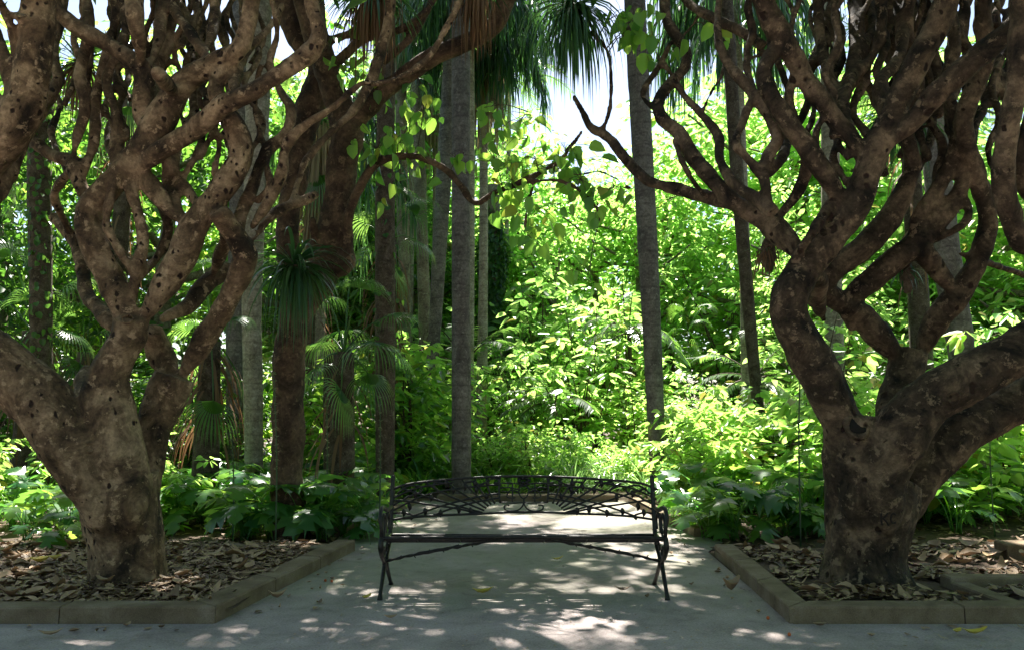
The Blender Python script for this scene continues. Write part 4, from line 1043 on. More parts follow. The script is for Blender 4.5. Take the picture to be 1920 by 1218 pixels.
# far palms with pale dead skirts and weeping fronds at the top
def skirt_palm(label, px, py, Y, Ls, wf, seed, nsk=420, tr=(0, 0), gw=.05, drop=2.2):
    c, t = P(px, py, Y)
    o = thing('skirted_palm', label, 'palm', (c[0], c[1], 0))
    mb = MB(); tube(mb, catmull([(0, 0, 0, .16), (0.05, 0, c[2] * .5, .12), (0, 0, c[2], .12)], .3), 12); mb.obj('trunk', M['palm_pale'], o)
    r_ = np.random.RandomState(seed)
    if nsk:
        mb = MB(); a = r_.uniform(0, 2 * math.pi, nsk); rr = r_.uniform(.1, wf, nsk)
        pos = np.stack([np.cos(a) * rr, np.sin(a) * rr, c[2] - r_.rand(nsk) ** 1.2 * Ls * .55], -1)
        strips(mb, pos, np.stack([np.cos(a) * .5, np.sin(a) * .5, -np.ones(nsk)], -1), r_.uniform(.35, .6, nsk) * Ls, .055, 3, 4)
        mb.obj('dead_skirt', M['leaf_dead_pale'], o)
    mb = MB(); n = 46 if py < 100 else 9; d = rdir(n, -.6, .7); rc = MB()
    for i in range(n):
        p = np.array([0, 0, c[2]]); dd = d[i]; Lf = r_.uniform(1.8, 3.4); pts = [(*p, .03)]; PP = []
        for s in range(9):
            dd = dd + np.array([0, 0, -.22]); dd = dd / np.linalg.norm(dd); p = p + dd * Lf / 9; pts.append((*p, .02)); PP.append(p.copy())
        tube(rc, pts, 4)
        PP = np.array(PP[3:]); q = np.repeat(PP, 9, 0) + r_.normal(0, .06, (len(PP) * 9, 3))
        strips(mb, q, np.repeat(norm(np.gradient(PP, axis=0)), 9, 0) + r_.normal(0, .5, (len(q), 3)), r_.uniform(.5, 1, len(q)) * drop * .55, .045, 5, 4)
    mb.obj('weeping_fronds', M['leaf_strap'], o); rc.obj('frond_ribs', M['twig'], o)
    return o
skirt_palm('far palm with a pale dead skirt hanging just right of the grey palm trunk', 905, 20, 22, 4.2, .55, 1, 360)
skirt_palm('far palm weeping dark fronds beside the sky gap at the top centre', 880, -60, 20, 2, .4, 2, 0, drop=2.4)
skirt_palm('far palm weeping dark fronds above the thin leaning trunk at the top right', 1376, -60, 18.5, 2, .4, 3, 0, drop=2.4)
skirt_palm('far palm with a golden dead skirt behind the leaning slim trunk', 818, 120, 27, 4.5, .5, 4, 300)
skirt_palm('far palm with a long pale skirt seen behind the forked red-brown tree', 605, 200, 17, 3.6, .35, 5, 260)

# fan palms of the understorey
def fan_leaf(mb, c, axis, nrm, Rr, seed, arc=2.5, n=36):
    r_ = np.random.RandomState(seed)
    a = norm(np.asarray(axis, float)); s = norm(np.cross(a, nrm)); nn = np.cross(s, a)
    th = np.linspace(-arc / 1.0, arc / 1.0, n)
    d = a[None] * np.cos(th)[:, None] + s[None] * np.sin(th)[:, None]
    # joined inner blade, pleated
    k = n; inner = c[None] + d * Rr * .27 + nn[None] * (np.where(np.arange(n) % 2, 1, -1) * Rr * .022)[:, None] + np.array([0, 0, -.05 * Rr])
    V = np.vstack([c[None], inner]); j = np.arange(1, n)
    mb.add(V, np.stack([np.zeros(n - 1, int), j, j + 1], -1), r_.rand())
    side = norm(np.cross(d, nn[None]))
    strips(mb, inner, d + np.array([0, 0, -.05]), Rr * r_.uniform(.7, .88, n), Rr * .29 * 2 * arc / n * 1.15, 3.6 / Rr, 6, side=side, rnd=np.full(n, r_.rand()), taper=.8)

def fan_palm(name, label, px, py, Y, fans, stem=True, mat='leaf_palm', dead=0):
    c, t = P(px, py, Y)
    o = thing(name, label, 'palm', (c[0], c[1], 0))
    for i, (fx, fy, w, dY) in enumerate(fans):
        mb = MB(); pet = MB()
        q, tt = P(fx, fy, Y + dY); q = q - np.array([c[0], c[1], 0]); Rr = w / 2 / FPX * tt * 1.15
        h = np.array([0, 0, c[2]]); out = norm(q - h)
        fan_leaf(mb, q, norm(out + [0, 0, -.35]), norm(np.array([out[0] * .5, -.30, .85]) + rs.normal(0, .3, 3)), Rr, i + int(px), arc=rs.uniform(1.3, 2.0))
        m = (h + q) / 2 + np.array([0, 0, .12 * np.linalg.norm(q - h)])
        tube(pet, catmull([(*h, .014), (*m, .011), (*q, .008)], .1), 5)
        fo = mb.obj('fan_leaf', M[mat], o, False); pet.obj('petiole', M['leaf_palm'], fo)
    if stem:
        mb = MB(); tube(mb, catmull([(0, 0, -.05, .2), (0, 0, c[2] * .5, .17), (0, 0, c[2], .14)], .15), 12); mb.obj('trunk', M['palm_dark'], o)
    if dead:
        mb = MB(); n = dead; a = rs.uniform(0, 2 * math.pi, n)
        pos = np.stack([np.cos(a) * .16, np.sin(a) * .16, rs.uniform(.5, 1, n) * c[2]], -1)
        strips(mb, pos, np.stack([np.cos(a), np.sin(a), -.6 * np.ones(n)], -1), rs.uniform(.6, 1.2, n), .05, 4, 5)
        mb.obj('dead_skirt', M['leaf_dead'], o)
    return o
fan_palm('fan_palm', 'dark fan palm with drooping fans between the red-brown tree and the rough trunk', 645, 660, 11.3,
         [(672, 540, 150, -.6), (735, 590, 130, .3), (700, 640, 160, -.4), (640, 620, 150, .5), (640, 730, 150, -.8), (690, 700, 140, -.2), (590, 690, 120, -.5), (610, 560, 120, .8), (740, 660, 120, .6), (660, 500, 130, .6), (600, 640, 130, .9)], dead=16)
fan_palm('fan_palm', 'fan palm with sunlit fronds high behind the dark rough trunk', 730, 450, 15.5,
         [(770, 395, 130, 0), (740, 360, 110, .6), (700, 410, 130, -.3), (780, 450, 110, -.5), (690, 460, 110, .2), (745, 500, 120, -.6), (660, 420, 120, .3)], dead=80)
fan_palm('fan_palm', 'bright fan palm with hanging sunlit fingers behind the fork of the left tree', 395, 640, 11.5,
         [(395, 545, 130, -.3), (430, 600, 110, .2), (365, 610, 110, -.2), (400, 750, 150, -.5), (350, 680, 120, .3), (440, 690, 110, .5), (380, 500, 120, .6)], dead=50)
fan_palm('fan_palm', 'pale green fan palm at the far left behind the ivy-grown trunk', 60, 620, 13.5,
         [(30, 360, 130, .3), (60, 560, 150, -.3), (120, 540, 140, .2), (20, 480, 140, 0), (40, 640, 150, -.5), (130, 620, 130, -.3), (-20, 560, 150, .5), (100, 460, 130, .6), (0, 420, 130, .4)], dead=60)
fan_palm('fan_palm', 'fan palm glowing yellow-green between the left tree and its ivy neighbour', 160, 660, 15,
         [(140, 470, 120, 0), (185, 520, 120, .4), (130, 600, 130, -.4), (190, 620, 120, 0), (150, 680, 140, -.6), (200, 700, 130, .4), (110, 720, 120, -.2)], dead=60)
fan_palm('fan_palm', 'high fan palm behind the forked red-brown tree, lit from above', 590, 300, 17,
         [(540, 160, 140, 0), (620, 130, 130, .6), (590, 230, 150, -.4), (520, 260, 140, .2), (660, 260, 120, .3), (600, 330, 140, -.5), (540, 360, 140, .4), (640, 390, 130, 0)], dead=60)
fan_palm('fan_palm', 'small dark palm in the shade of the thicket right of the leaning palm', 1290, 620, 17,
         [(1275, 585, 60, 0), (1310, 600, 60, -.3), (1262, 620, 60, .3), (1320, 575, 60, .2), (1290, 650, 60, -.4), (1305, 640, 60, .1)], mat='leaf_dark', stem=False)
fan_palm('fan_palm', 'high fan palm behind the upper limbs of the left tree', 240, 180, 16,
         [(200, 90, 150, 0), (300, 60, 140, .5), (240, 200, 150, -.4), (150, 160, 140, .2), (340, 180, 130, .3), (110, 60, 150, .5), (380, 50, 140, .2), (180, 260, 140, -.3)], dead=40)
fan_palm('fan_palm', 'high fan palm behind the upper limbs of the right tree', 1700, 150, 14,
         [(1620, 60, 150, 0), (1700, 60, 140, .5), (1760, 130, 150, -.4), (1640, 170, 140, .2), (1850, 80, 150, .3), (1880, 180, 140, .5), (1580, 40, 140, .2), (1530, 120, 130, -.3)], dead=40)

# ------------------------------------------------------------------ shrubs, thicket, far trees
def shrub_proto(name, h, w, ncl, nper, size, mat, seed, shape='ovate', stems=6, lean=.3):
    r_ = np.random.RandomState(seed)
    o = link(name, None)
    mb = MB(); st = MB()
    tips = []
    for i in range(stems):
        a = r_.uniform(0, 2 * math.pi); rr = r_.uniform(.2, 1) * w * .5
        tip = np.array([math.cos(a) * rr, math.sin(a) * rr, h * r_.uniform(.7, .98)])
        m = tip * [.35, .35, .5] + r_.normal(0, .06, 3)
        path = catmull([(math.cos(a) * .05, math.sin(a) * .05, -.05, .012 + .006 * h), (*m, .010 + .003 * h), (*tip, .005)], .15)
        tube(st, path, 5); tips.append(path)
    for i in range(ncl):
        pth = tips[r_.randint(stems)]; b = pth[int(len(pth) * r_.uniform(.18, 1) ** .8) - 1, :3]
        c = b + r_.normal(0, 1, 3) * np.array([w * .22, w * .22, h * .06 + .08])
        c[2] = max(.12, c[2])
        if i % 2 == 0: tube(st, [(*b, .006), (*((b + c) / 2 + [0, 0, .03]), .004), (*c, .003)], 4)
        n = nper
        d = rdir(n, -.45, .5); pp = c + d * r_.uniform(.02, size * 1.1, (n, 1))
        leaves(mb, pp, norm(d + [0, 0, -.25]), np.array([0, 0, 1.0]) + r_.normal(0, .42, (n, 3)), size * r_.uniform(.65, 1.2, n), size * r_.uniform(.42, .62, n), shape=shape)
    mb.obj('foliage', M[mat], o); st.obj('stems', M['twig'], o)
    return o

def scatter(protos, spots, label, cat, group):
    """spots: (x, y, scale); the first use of a prototype moves it, later ones copy it"""
    for i, (x, y, s) in enumerate(spots):
        pr = protos[i % len(protos)]
        if pr.get('used'): o = copy_tree(pr)
        else: o = pr; pr['used'] = 1
        o.location = (x, y, 0); o.scale = (s, s, s * rs.uniform(.9, 1.12)); o.rotation_euler = (0, 0, rs.uniform(0, 6.28))
        tag(o, label, cat, group)

tall = [shrub_proto('leafy_shrub', 3.2, 2.0, 66, 10, .20, 'leaf_thicket', 20, 'ovate', 7), shrub_proto('leafy_shrub', 3.4, 1.9, 52, 7, .29, 'leaf_thicket', 21, 'heart', 6), shrub_proto('leafy_shrub', 2.9, 2.1, 80, 12, .15, 'leaf_thicket', 22, 'ovate', 8), shrub_proto('leafy_shrub', 3.6, 1.7, 58, 9, .24, 'leaf_yellow', 23, 'ovate', 6)]
yel = [shrub_proto('broadleaf_bush', 1.7, 1.9, 85, 10, .20, 'leaf_yellow', 30 + i, 'heart', 7) for i in range(3)]
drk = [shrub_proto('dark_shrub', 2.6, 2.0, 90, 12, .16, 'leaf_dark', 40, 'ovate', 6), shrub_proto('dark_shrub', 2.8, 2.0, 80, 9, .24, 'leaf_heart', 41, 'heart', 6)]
def blue(n, xr, yr, smin, smax, f=None, mind=.9, seed=0):
    r_ = np.random.RandomState(seed); out = []; t = 0
    while len(out) < n and t < n * 60:
        t += 1
        x = r_.uniform(*xr); y = r_.uniform(*yr)
        if f and not f(x, y): continue
        if any((x - a) ** 2 + (y - b) ** 2 < mind ** 2 for a, b, _ in out): continue
        out.append((x, y, r_.uniform(smin, smax)))
    return out
# rows behind the path end
scatter(tall, blue(15, (-3.6, 3.6), (18.5, 25), .7, 1.15, mind=1.1, seed=1), 'bright green shrub in the sunlit thicket straight behind the bench', 'shrub', 'shrubs in the sunlit thicket behind the bench')
scatter(tall, blue(16, (-3, 9), (23, 31), 1.3, 1.9, mind=1.4, seed=2), 'tall far shrub in the second row of the sunlit thicket', 'shrub', 'far shrubs of the sunlit thicket')
scatter(yel, blue(16, (2.6, 6.2), (11.2, 16.5), .75, 1.15, lambda x, y: x > 2.5 + .0 * y, .75, 3), 'yellow-green broadleaf bush between the leaning palm and the right tree', 'bush', 'broadleaf bushes right of the path')
scatter(yel, blue(22, (-3.4, 3.0), (15.6, 18.2), .42, .72, None, .55, 41), 'low sunlit leafy bush at the foot of the thicket behind the bench', 'bush', 'low bushes at the foot of the thicket')
scatter(tall, blue(9, (4.2, 11), (14, 20), .8, 1.1, None, 1.2, 4), 'green shrub behind the right tree trunk', 'shrub', 'shrubs behind the right tree')
scatter(yel, blue(9, (5.5, 11), (9.8, 15), .8, 1.2, None, 1.0, 14), 'sunny bush low behind the right bed', 'bush', 'bushes low behind the right bed')
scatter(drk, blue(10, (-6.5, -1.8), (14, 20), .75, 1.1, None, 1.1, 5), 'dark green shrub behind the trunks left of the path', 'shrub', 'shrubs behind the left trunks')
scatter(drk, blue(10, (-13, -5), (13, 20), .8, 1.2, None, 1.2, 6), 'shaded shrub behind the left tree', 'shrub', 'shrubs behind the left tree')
scatter(yel, blue(6, (-10, -4.2), (9.6, 12), .5, .8, None, .9, 7), 'low sunlit bush behind the left bed', 'bush', 'low bushes behind the left bed')

def tree_proto(name, h, w, z0, ncl, nper, size, mat, seed):
    r_ = np.random.RandomState(seed)
    o = link(name, None); st = MB(); mb = MB()
    top = np.array([r_.normal(0, .4), r_.normal(0, .4), h * .8])
    tr_ = catmull([(0, 0, -.1, .24), (r_.normal(0, .15), r_.normal(0, .15), h * .4, .16), (*top, .05)], .3); tube(st, tr_, 8)
    ends = []
    for i in range(16):
        b = tr_[int(len(tr_) * r_.uniform(.25, .95))]
        a = r_.uniform(0, 2 * math.pi); L = w * .5 * r_.uniform(.5, 1)
        e = b[:3] + np.array([math.cos(a) * L, math.sin(a) * L, r_.uniform(.1, .6) * L])
        pth = catmull([(*b[:3], b[3] * .6), (*((b[:3] + e) / 2 + [0, 0, -.15]), b[3] * .4), (*e, .02)], .3)
        tube(st, pth, 5); ends.append(pth)
    for i in range(ncl):
        pth = ends[r_.randint(len(ends))]; b = pth[r_.randint(len(pth) // 3, len(pth)), :3]
        c = b + r_.normal(0, 1, 3) * [.5, .5, .42]; c[2] = max(z0, c[2])
        n = nper; d = rdir(n, -.5, .6); pp = c + d * r_.uniform(.05, .42, (n, 1))
        leaves(mb, pp, norm(d + [0, 0, -.4]), np.array([0, 0, 1.0]) + r_.normal(0, .5, (n, 3)), size * r_.uniform(.7, 1.2, n), size * r_.uniform(.4, .6, n))
    st.obj('trunk', M['bark_far'], o); mb.obj('crown', M[mat], o)
    return o
tp1 = [tree_proto('broadleaf_tree', 9, 6, 1.6, 300, 14, .24, 'leaf_thicket', 60 + i) for i in range(3)]
tp2 = [tree_proto('evergreen_tree', 9, 5.5, 1.2, 300, 15, .22, ('leaf_dark', 'leaf_heart')[i], 70 + i) for i in range(2)]
def trees(protos, spots, label, group):
    scatter(protos, spots, label, 'tree', group)
trees(tp2, [(-8.5, 20, 1.3), (-12, 24, 1.5), (-6.2, 26, 1.4), (-15, 19, 1.3), (-10.5, 16.5, 1.0), (-17, 27, 1.6), (-3.6, 30, 1.25)], 'dark leafy tree closing the view behind the left trunks', 'trees behind the left trunks')
trees(tp1, [(-7.0, 31, 1.5), (-11, 34, 1.8), (-16, 36, 1.9), (-3.5, 36, 1.3)], 'sunlit tree far behind the left trunks', 'far trees on the left')
trees(tp1, [(.5, 34, 1.5), (3.5, 35, 1.5), (6.2, 33, 1.5), (9.2, 34, 1.65), (-1.6, 37, 1.6), (2, 41, 1.6), (6, 42, 1.65), (-4, 33, 1.5), (4.6, 30, 1.15), (1.6, 29, 1.05), (-1.6, 29.5, 1.15), (-4.4, 31, 1.8), (-2.3, 34, 1.85), (-6.5, 28, 1.6), (10.2, 29, 1.75), (12.5, 25, 1.6)], 'bright tree at the back of the sunlit clearing below the sky gap', 'far trees below the sky gap')
trees(tp1, [(10.5, 25, 1.25), (13.5, 21, 1.3), (12, 30, 1.6), (16.5, 26, 1.7), (20, 33, 2.0), (15, 37, 1.9), (8.4, 20.5, .8)], 'leafy green tree behind the upper limbs of the right tree', 'trees behind the right tree')
trees(tp2, [(-9, -15.5, 1.5), (-4.5, -17, 1.6), (.2, -17.6, 1.65), (5, -17, 1.6), (9.5, -15.5, 1.5), (16.5, -10, 1.5), (-16.5, -10, 1.5), (14, 2, 1.2), (-14, 2, 1.2), (-13, 9, 1.2), (13, 9.5, 1.2)], 'unseen evergreen tree added around the viewpoint to block sky light', 'unseen trees added to block sky light')  # out of view, added behind and beside the camera to block sky light
# ivy column in the clearing
cI, _ = P(925, 500, 27)
iv = thing('ivy_covered_trunk', 'thick column of dark ivy in the middle of the bright clearing', 'tree', (cI[0], cI[1], 0))
mb = MB(); tube(mb, catmull([(0, 0, -.1, .3), (.05, 0, 4, .26), (0, 0, 9, .2)], .3), 10); mb.obj('trunk', M['bark_far'], iv)
n = 5200; z = rs.uniform(.5, 8.4, n); a = rs.uniform(0, 6.283, n); rr = (.48 + .10 * np.sin(z * 2.1)) * np.sqrt(rs.uniform(.4, 1, n)) * np.clip((9 - z) / 2, .2, 1)
rad = np.stack([np.cos(a), np.sin(a), np.zeros(n)], -1)
mb = MB(); leaves(mb, rad * rr[:, None] + np.stack([0 * z, 0 * z, z], -1), rad * .5 + [0, 0, -1] + rs.normal(0, .3, (n, 3)), rad + rs.normal(0, .35, (n, 3)), .15, .13, shape='heart')
mb.obj('ivy', M['leaf_dark'], iv)

# ------------------------------------------------------------------ ground plants
def lobed_leaf(mb, stem_mb, base, az, L, W, rise, r_):
    """one deeply lobed arching leaf on its stalk"""
    n = 13; out = np.array([math.cos(az), math.sin(az), 0]); side = np.array([-math.sin(az), math.cos(az), 0])
    ps = L * .55; tip0 = base + out * ps * .55 + np.array([0, 0, ps * rise])
    tube(stem_mb, catmull([(*base, .007), (*(base + out * ps * .2 + [0, 0, ps * rise * .6]), .006), (*tip0, .005)], .06), 5)
    ctr = []; d = norm(out * .8 + np.array([0, 0, rise * .55])); p = tip0.copy(); ds = L / (n - 1)
    for i in range(n):
        ctr.append(p.copy()); d = norm(d + np.array([0, 0, -.20])); p = p + d * ds
    ctr = np.array(ctr)
    V = []; tone = r_.rand()
    tw = r_.normal(0, .25)
    for i in range(n):
        u = i / (n - 1); env = math.sin(min(1, u * 1.15 + .12) * math.pi) ** .6 * (1 - u * .35) if u < .98 else .02
        lob = (1.0 if i % 2 == 0 else .38)
        w = W * .5 * max(.02, env) * lob
        s = side * math.cos(tw) + np.array([0, 0, math.sin(tw)])
        fwd = norm(ctr[min(n - 1, i + 1)] - ctr[max(0, i - 1)]) * (.35 * w if i % 2 == 0 else 0)
        lift = np.array([0, 0, 1]) * (w * .28 - w * w * 2.2) + np.array([0, 0, r_.normal(0, .006)])
        V += [ctr[i] + s * w + fwd + lift, ctr[i] + s * w * .45 + lift * .6, ctr[i], ctr[i] - s * w * .45 + lift * .6, ctr[i] - s * w + fwd + lift]
    f = []
    for i in range(n - 1):
        for j in range(4): f.append([i * 5 + j, i * 5 + j + 1, i * 5 + 6 + j, i * 5 + 5 + j])
    mb.add(np.array(V), np.array(f), tone)
def lobed_proto(seed, nl=11, L=.34, W=.26, spike=False):
    r_ = np.random.RandomState(seed); o = link('lobed_leaf_plant', None); mb = MB(); st = MB()
    for i in range(nl):
        lobed_leaf(mb, st, np.array([r_.normal(0, .03), r_.normal(0, .03), 0]), i * 2.4 + r_.normal(0, .3), L * r_.uniform(.7, 1.25), W * r_.uniform(.8, 1.2), r_.uniform(.6, 1.8), r_)
    mb.obj('leaves', M['leaf_lobed'], o); st.obj('stalks', M['leaf_lobed'], o)
    return o
lob = [lobed_proto(80 + i, 11, .50, .40) for i in range(4)]
def gpx(lst):
    return [(*G(x, y, .04)[:2], s) for x, y, s in lst]
scatter(lob, gpx([(330, 985, 1.0), (385, 975, 1.1), (440, 985, 1.1), (490, 980, 1.15), (540, 975, 1.2), (590, 965, 1.0), (640, 962, 1.1), (690, 985, .95), (350, 950, 1.1), (420, 945, 1.2), (510, 945, 1.2), (575, 940, 1.2), (650, 935, 1.2), (470, 1000, .8),
                  (680, 940, 1.2), (610, 990, .8), (515, 1002, 1.25), (560, 1000, 1.3), (600, 1004, 1.1), (460, 1006, 1.1), (640, 998, 1.1), (680, 1002, .9)]),
        'lobed-leaf plant at the back of the left bed between the left tree and the bench', 'plant', 'lobed-leaf plants right of the left tree')
scatter(lob, gpx([(20, 985, 1.1), (70, 975, 1.2), (125, 1000, 1.0), (10, 950, 1.2), (90, 945, 1.2), (150, 960, 1.0), (50, 1010, .8), (105, 1030, .7)]),
        'lobed-leaf plant at the left edge, left of the left tree', 'plant', 'lobed-leaf plants left of the left tree')
scatter(lob, gpx([(1290, 985, 1.0), (1330, 1000, 1.1), (1375, 1005, 1.1), (1420, 1000, 1.15), (1470, 1000, 1.0), (1510, 995, 1.0), (1300, 950, 1.1), (1360, 960, 1.2), (1430, 955, 1.2), (1490, 955, 1.2), (1540, 970, .9), (1270, 940, 1.0), (1330, 930, 1.1), (1400, 930, 1.2)]),
        'lobed-leaf plant at the back of the right bed left of the right tree', 'plant', 'lobed-leaf plants left of the right tree')
scatter(lob, gpx([(1740, 975, 1.0), (1790, 970, 1.1), (1840, 965, 1.1), (1890, 960, 1.1), (1930, 975, 1.0), (1770, 945, 1.1), (1850, 940, 1.1), (1905, 940, 1.2), (1725, 955, .9)]),
        'lobed-leaf plant right of the right tree', 'plant', 'lobed-leaf plants right of the right tree')
scatter(lob, [(x, y, s) for x, y, s in blue(22, (-5.5, -1.9), (10.2, 14.5), .9, 1.3, None, .5, 31)], 'lobed-leaf plant among the trunks behind the left bed', 'plant', 'lobed-leaf plants among the left trunks')
scatter(lob, [(x, y, s) for x, y, s in blue(16, (2.3, 5.5), (9.6, 12.5), .9, 1.3, None, .5, 32)], 'lobed-leaf plant among the bushes behind the right bed', 'plant', 'lobed-leaf plants behind the right bed')

# strap-leaved clumps
def clump_proto(name, n, L, W, droop, seed, mat='leaf_grass'):
    r_ = np.random.RandomState(seed); o = link(name, None); mb = MB()
    d = rdir(n, .35, .98); base = np.c_[r_.normal(0, .06, (n, 2)), np.zeros(n)]
    strips(mb, base, d, r_.uniform(.6, 1.1, n) * L, W, droop, 7)
    mb.obj('blades', M[mat], o)
    return o
gr = [clump_proto('grass_clump', 130, 1.15, .022, 1.9, 90), clump_proto('grass_clump', 130, 1.0, .024, 2.2, 91)]
scatter(gr, [(1.15, 15.2, 1.1), (1.85, 15.8, 1.2), (2.4, 15.0, 1.0), (1.5, 16.6, 1.2), (.75, 16.2, .95)], 'arching grass clump right of centre at the path end', 'grass clump', 'arching grass clumps at the path end')
cl_ = [clump_proto('strap_leaf_clump', 46, .62, .05, 1.7, 92, 'leaf_lobed'), clump_proto('strap_leaf_clump', 46, .58, .045, 2.0, 93, 'leaf_lobed')]
scatter(cl_, blue(24, (-2.2, .9), (14.2, 17.6), .9, 1.3, None, .42, 33), 'dark strap-leaved clump at the path end, left of centre', 'plant', 'strap-leaved clumps at the path end')
scatter(cl_, blue(16, (-3.6, -1.8), (11, 15), .9, 1.3, None, .5, 34), 'dark strap-leaved clump beside the left edge of the back path', 'plant', 'strap-leaved clumps left of the back path')

# young feather palms rising out of the thicket
for i, (x, y, z, L_, lab) in enumerate([(1.0, 19.5, 1.6, 1.5, 'young feather palm spreading in the middle of the thicket'), (5.6, 19.0, 2.2, 1.6, 'young feather palm beside the thin dark leaning trunk'),
                                        (-1.2, 20.5, 2.6, 1.6, 'young feather palm just right of the grey palm trunk'), (3.2, 22.5, 3.6, 1.9, 'taller feather palm high in the thicket left of the leaning palm')]):
    o = thing('young_palm', lab, 'palm', (x, y, 0)); mb = MB(); tube(mb, catmull([(0, 0, -.05, .09), (.03, 0, z * .5, .07), (0, 0, z, .06)], .2), 8); mb.obj('trunk', M['palm_dark'], o)
    cr = link('crown', None, o); cr.location = (0, 0, z); feather_crown(13, L_, 400 + i, 'leaf_palm', cr, zr=(-.1, .95), droop=.6, leaf=.34)
# flower spikes
def spike(label, px, py, Y, ytop, tone=1):
    b, _ = P(px, py, Y); tpt, _ = P(px + rs.uniform(-8, 8), ytop, Y)
    o = thing('flower_spike', label, 'flower spike', (b[0], b[1], 0))
    H = tpt[2]; lean = tpt[0] - b[0]
    mb = MB(); pth = catmull([(0, 0, .0, .010), (lean * .3, .02, H * .5, .008), (lean, 0, H, .004)], .08); tube(mb, pth, 5); mb.obj('stalk', M['leaf_strap'], o)
    n = 150; idx = rs.randint(int(len(pth) * .45), len(pth), n); a = rs.uniform(0, 6.28, n); rad = np.stack([np.cos(a), np.sin(a), .5 * np.ones(n)], -1)
    mb = MB(); leaves(mb, pth[idx, :3] + rs.normal(0, .008, (n, 3)), rad, np.tile([0, 0, 1.0], (n, 1)) + rs.normal(0, .3, (n, 3)), rs.uniform(.016, .03, n), .016); mb.obj('bracts', M['flower'], o)
spike('tall pale flower spike in front of the red-brown trunk', 518, 985, 8.7, 700)
spike('thin flower spike left of the pale spotted palm', 438, 960, 9.2, 810)
spike('flower spike rising beside the rough trunk left of the bench', 712, 960, 9.4, 745)
spike('long dark stalk rising in front of the right bushes left of the right tree', 1500, 990, 8.9, 560)
spike('pale flower spike left of the rough trunk among the fan fronds', 612, 960, 9.8, 735)
spike('thin stalk standing between the right tree and the stout trunk', 1862, 950, 9.6, 790)

# ------------------------------------------------------------------ leaf litter and single fallen leaves
def bed_h(x, y): return .062
def curled(mb, pos, az, L, W, tilt, curl, rnd):
    N = len(pos); nL, nW = 5, 3
    us = np.linspace(0, 1, nL); ws = np.linspace(-1, 1, nW)
    a = np.stack([np.cos(az), np.sin(az), np.zeros(N)], -1); s = np.stack([-np.sin(az), np.cos(az), np.zeros(N)], -1)
    up = np.array([0, 0, 1.0]); V = []
    for u in us:
        env = math.sin(math.pi * (u * .92 + .04)) ** .7
        for w in ws:
            x = (u - .5) * L; y = w * W * .5 * env
            z = curl[:, 0] * (u - .5) ** 2 * L * 2 + curl[:, 1] * (w * env) ** 2 * W * .8 + x * np.sin(tilt[:, 0]) + y * np.sin(tilt[:, 1])
            V.append(pos + a * x[:, None] + s * np.reshape(y, (-1, 1)) + up * z[:, None])
    V = np.stack(V, 1); m = nL * nW; b = np.arange(N)[:, None] * m; f = []
    for i in range(nL - 1):
        for j in range(nW - 1): f.append(b + np.array([[i * nW + j, i * nW + j + 1, (i + 1) * nW + j + 1, (i + 1) * nW + j]]))
    mb.add(V.reshape(-1, 3), np.concatenate(f), np.repeat(rnd, m))
def litter(n, xr, yr, dens=None, z=.075):
    x = rs.uniform(*xr, n); y = rs.uniform(*yr, n)
    keep = np.ones(n, bool)
    if dens: keep = np.array([dens(a, b) for a, b in zip(x, y)])
    x, y = x[keep], y[keep]; n = len(x)
    mb = MB()
    curled(mb, np.stack([x, y, z + rs.uniform(-.005, .028, n)], -1), rs.uniform(0, 6.28, n), .03 + .15 * rs.rand(n) ** 1.6, rs.uniform(.025, .075, n), rs.normal(0, .14, (n, 2)), rs.uniform(-.3, .45, (n, 2)), rs.rand(n) ** 1.3)
    return mb
def notrunk(x, y): return not ((x + 3.1) ** 2 + (y - 6.78) ** 2 < .06 or (x - 2.93) ** 2 + (y - 6.88) ** 2 < .08)
mb = litter(9500, (-7, -1.95), (5.86, 8.6), lambda x, y: notrunk(x, y) and x < -1.95 + (y - 5.5) * .11 - .17)
tag(mb.obj('leaf_litter', M['litter']), 'thick brown and tan leaf litter covering the left tree bed', 'leaf litter', kind='stuff')
mb = litter(7000, (2.08, 8), (5.86, 8.4), lambda x, y: notrunk(x, y) and (noise.noise(Vector((x * 1.4, y * 1.4, 0))) > -.18) and not (3.3 < x < 3.55 and y < 6.7) and not (x > 3.3 and 6.45 < y < 6.8) and x > 2.08 + (y - 5.7) * .06)
tag(mb.obj('leaf_litter', M['litter']), 'brown and grey leaf litter over dark soil in the right tree bed', 'leaf litter', kind='stuff')
for xr_, lab_ in (((-7, -2.1), 'large curled leaves, paled as if sunlit, lying on the litter of the left bed'), ((2.1, 8), 'large curled leaves, paled as if sunlit, lying on the litter of the right bed')):
    n = 150; x = rs.uniform(*xr_, n); y = rs.uniform(5.9, 8.4, n)
    k_ = np.array([notrunk(a, b) and abs(a) > 2.1 + (b - 5.7) * (-.1 if a < 0 else .07) and not (3.3 < a < 3.55 and b < 6.7) and not (a > 3.3 and 6.45 < b < 6.8) for a, b in zip(x, y)]); x, y = x[k_], y[k_]; n = len(x)
    mb = MB(); curled(mb, np.stack([x, y, rs.uniform(.095, .12, n)], -1), rs.uniform(0, 6.28, n), rs.uniform(.13, .22, n), rs.uniform(.06, .11, n), rs.normal(0, .2, (n, 2)), rs.uniform(-.3, .8, (n, 2)), rs.uniform(.55, 1, n))  # only the paler tones, standing in for sunlit leaves
    tag(mb.obj('leaf_litter', M['litter']), lab_, 'leaf litter', kind='stuff')
mb = litter(5000, (-9, 9), (8.8, 15), lambda x, y: (x < -1.75 or x > 2.2), .0)
tag(mb.obj('leaf_litter', M['litter']), 'leaf litter lying under the plants behind both beds', 'leaf litter', kind='stuff')
mb = MB(); n = 3200
x = rs.uniform(-4, 4, n); y = rs.uniform(3.6, 13, n)
